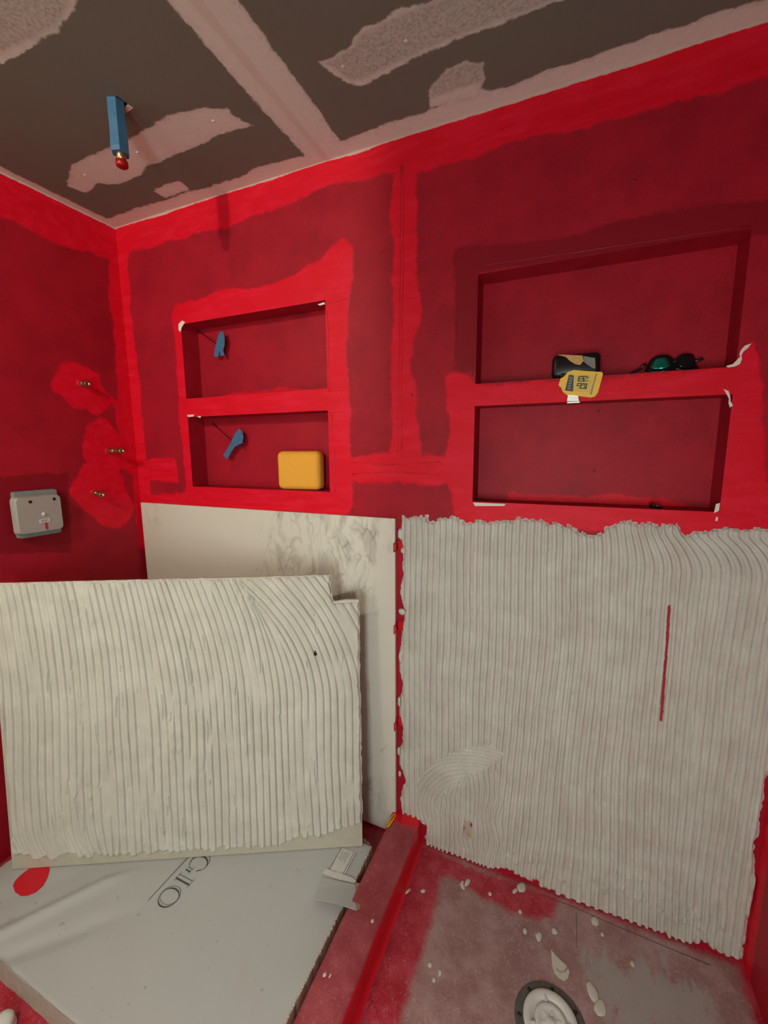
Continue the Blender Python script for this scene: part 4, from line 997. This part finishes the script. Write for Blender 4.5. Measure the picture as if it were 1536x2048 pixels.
# dark debris on the lower right ledge
dp = on_y(1310, 1014, 0.03); db = empty('debris_clump', (dp[0], 0.03, NR['z0'])); tag(db, 'small dark clump of debris on the lower right niche ledge', 'debris')
rd = random.Random(5)
for k in range(7):
    bm = bmesh.new(); bmesh.ops.create_icosphere(bm, subdivisions=1, radius=1.0)
    for v in bm.verts: v.co = Vector((v.co.x*rd.uniform(.004, .009), v.co.y*rd.uniform(.004, .008), v.co.z*rd.uniform(.003, .006)))
    o = from_bm('crumb', bm, M_BLACK, db); o.location = (rd.uniform(-.016, .016), rd.uniform(-.01, .01), 0.004+0.004*(k % 2))

# bare white chips where the membrane tore at the niche edges, and screw dimples
chips = [[(357, 648), (364, 641), (370, 644), (363, 655), (361, 664), (357, 660)], [(635, 609), (648, 604), (650, 608), (640, 611)],
         [(1503, 687), (1490, 691), (1482, 700), (1479, 708), (1481, 713), (1472, 722), (1466, 728), (1452, 732), (1456, 735), (1470, 733), (1480, 728), (1484, 718), (1483, 710), (1487, 703), (1496, 696)],
         [(1447, 778), (1457, 782), (1460, 790), (1461, 802), (1466, 811), (1460, 815), (1457, 806), (1458, 797), (1452, 786)], [(1432, 1008), (1440, 1006), (1438, 1022), (1428, 1026)],
         [(946, 1005), (1012, 1008), (1008, 1012), (950, 1012)], [(1432, 1034), (1436, 1034), (1435, 1042), (1431, 1042)], [(374, 830), (388, 829), (386, 833), (376, 834)], [(394, 833), (402, 832), (400, 836)]]
for c_ in chips:
    prism('paint_chip', [tuple(on_y(p[0], p[1], -0.0016)) for p in c_], (0, 0.0014, 0), M_CHIP, wall_back)
for x, y, yd in ((880, 470, 0), (878, 578, 0), (875, 746, 0), (1281, 238, 0), (1268, 362, 0), (824, 790, 0), (1196, 823, ND), (1188, 942, ND)):
    p = on_y(x, y, yd-0.001); bm = bmesh.new(); bmesh.ops.create_icosphere(bm, subdivisions=2, radius=1.0)
    for v in bm.verts: v.co = Vector((v.co.x*0.0045, v.co.y*0.001, v.co.z*0.0055))
    o = from_bm('screw_dimple', bm, M_DIMPLE, wall_back, True); o.location = tuple(p)
# raised edges where membrane strips overlap
folds = [[(801, 330), (800, 480), (799, 640), (797, 800), (796, 905)], [(790, 470), (805, 467), (838, 466)], [(805, 330), (806, 500), (804, 700), (802, 900)], [(705, 948), (780, 944), (880, 950)], [(705, 925), (770, 930), (880, 924)],
         [(652, 606), (672, 604), (694, 598)], [(655, 782), (672, 781), (686, 781)], [(658, 826), (676, 824), (690, 824)], [(655, 620), (657, 700), (659, 780)], [(664, 830), (668, 900), (671, 985)], [(300, 940), (352, 944)], [(298, 925), (350, 922)],
         [(960, 532), (1100, 512), (1250, 490), (1500, 452)], [(952, 560), (947, 660), (944, 750)], [(915, 560), (912, 660), (908, 740)]]
M_FOLD = simple('membrane_fold_red', (0.60, 0.004, 0.018), 0.45, var=0.15)
M_FOLDD = simple('membrane_fold_deep_red', (0.27, 0.006, 0.016), 0.5, var=0.15)
for k, f_ in enumerate(folds):
    pts = []
    for a, b in zip(f_[:-1], f_[1:]):
        for t in np.linspace(0, 1, 7)[:-1]: pts.append((a[0]+(b[0]-a[0])*t, a[1]+(b[1]-a[1])*t))
    pts.append(f_[-1]); rf = random.Random(k)
    tube('membrane_fold', [tuple(on_y(p[0]+rf.uniform(-1, 1), p[1]+rf.uniform(-.6, .6), -0.0002)) for p in pts], [rf.uniform(.0008, .0019) for p in pts], M_FOLDD if k >= 12 else M_FOLD, wall_back, 6)
# crumb stuck in the gouge of the wall mortar
for k, (x, y, m_) in enumerate([(937, 1670, M_TAN), (943, 1650, M_DIMPLE), (928, 1656, M_KRAFT)]):
    p = on_y(x, y, -0.003); bm = bmesh.new(); bmesh.ops.create_icosphere(bm, subdivisions=1, radius=1.0); rd = random.Random(k+70)
    for v in bm.verts: v.co = Vector((v.co.x*0.006*rd.uniform(.7, 1.2), v.co.y*0.0025, v.co.z*0.010*rd.uniform(.7, 1.2)))
    o = from_bm('crumb', bm, m_, mw); o.location = tuple(p)
bpy.context.view_layer.update()
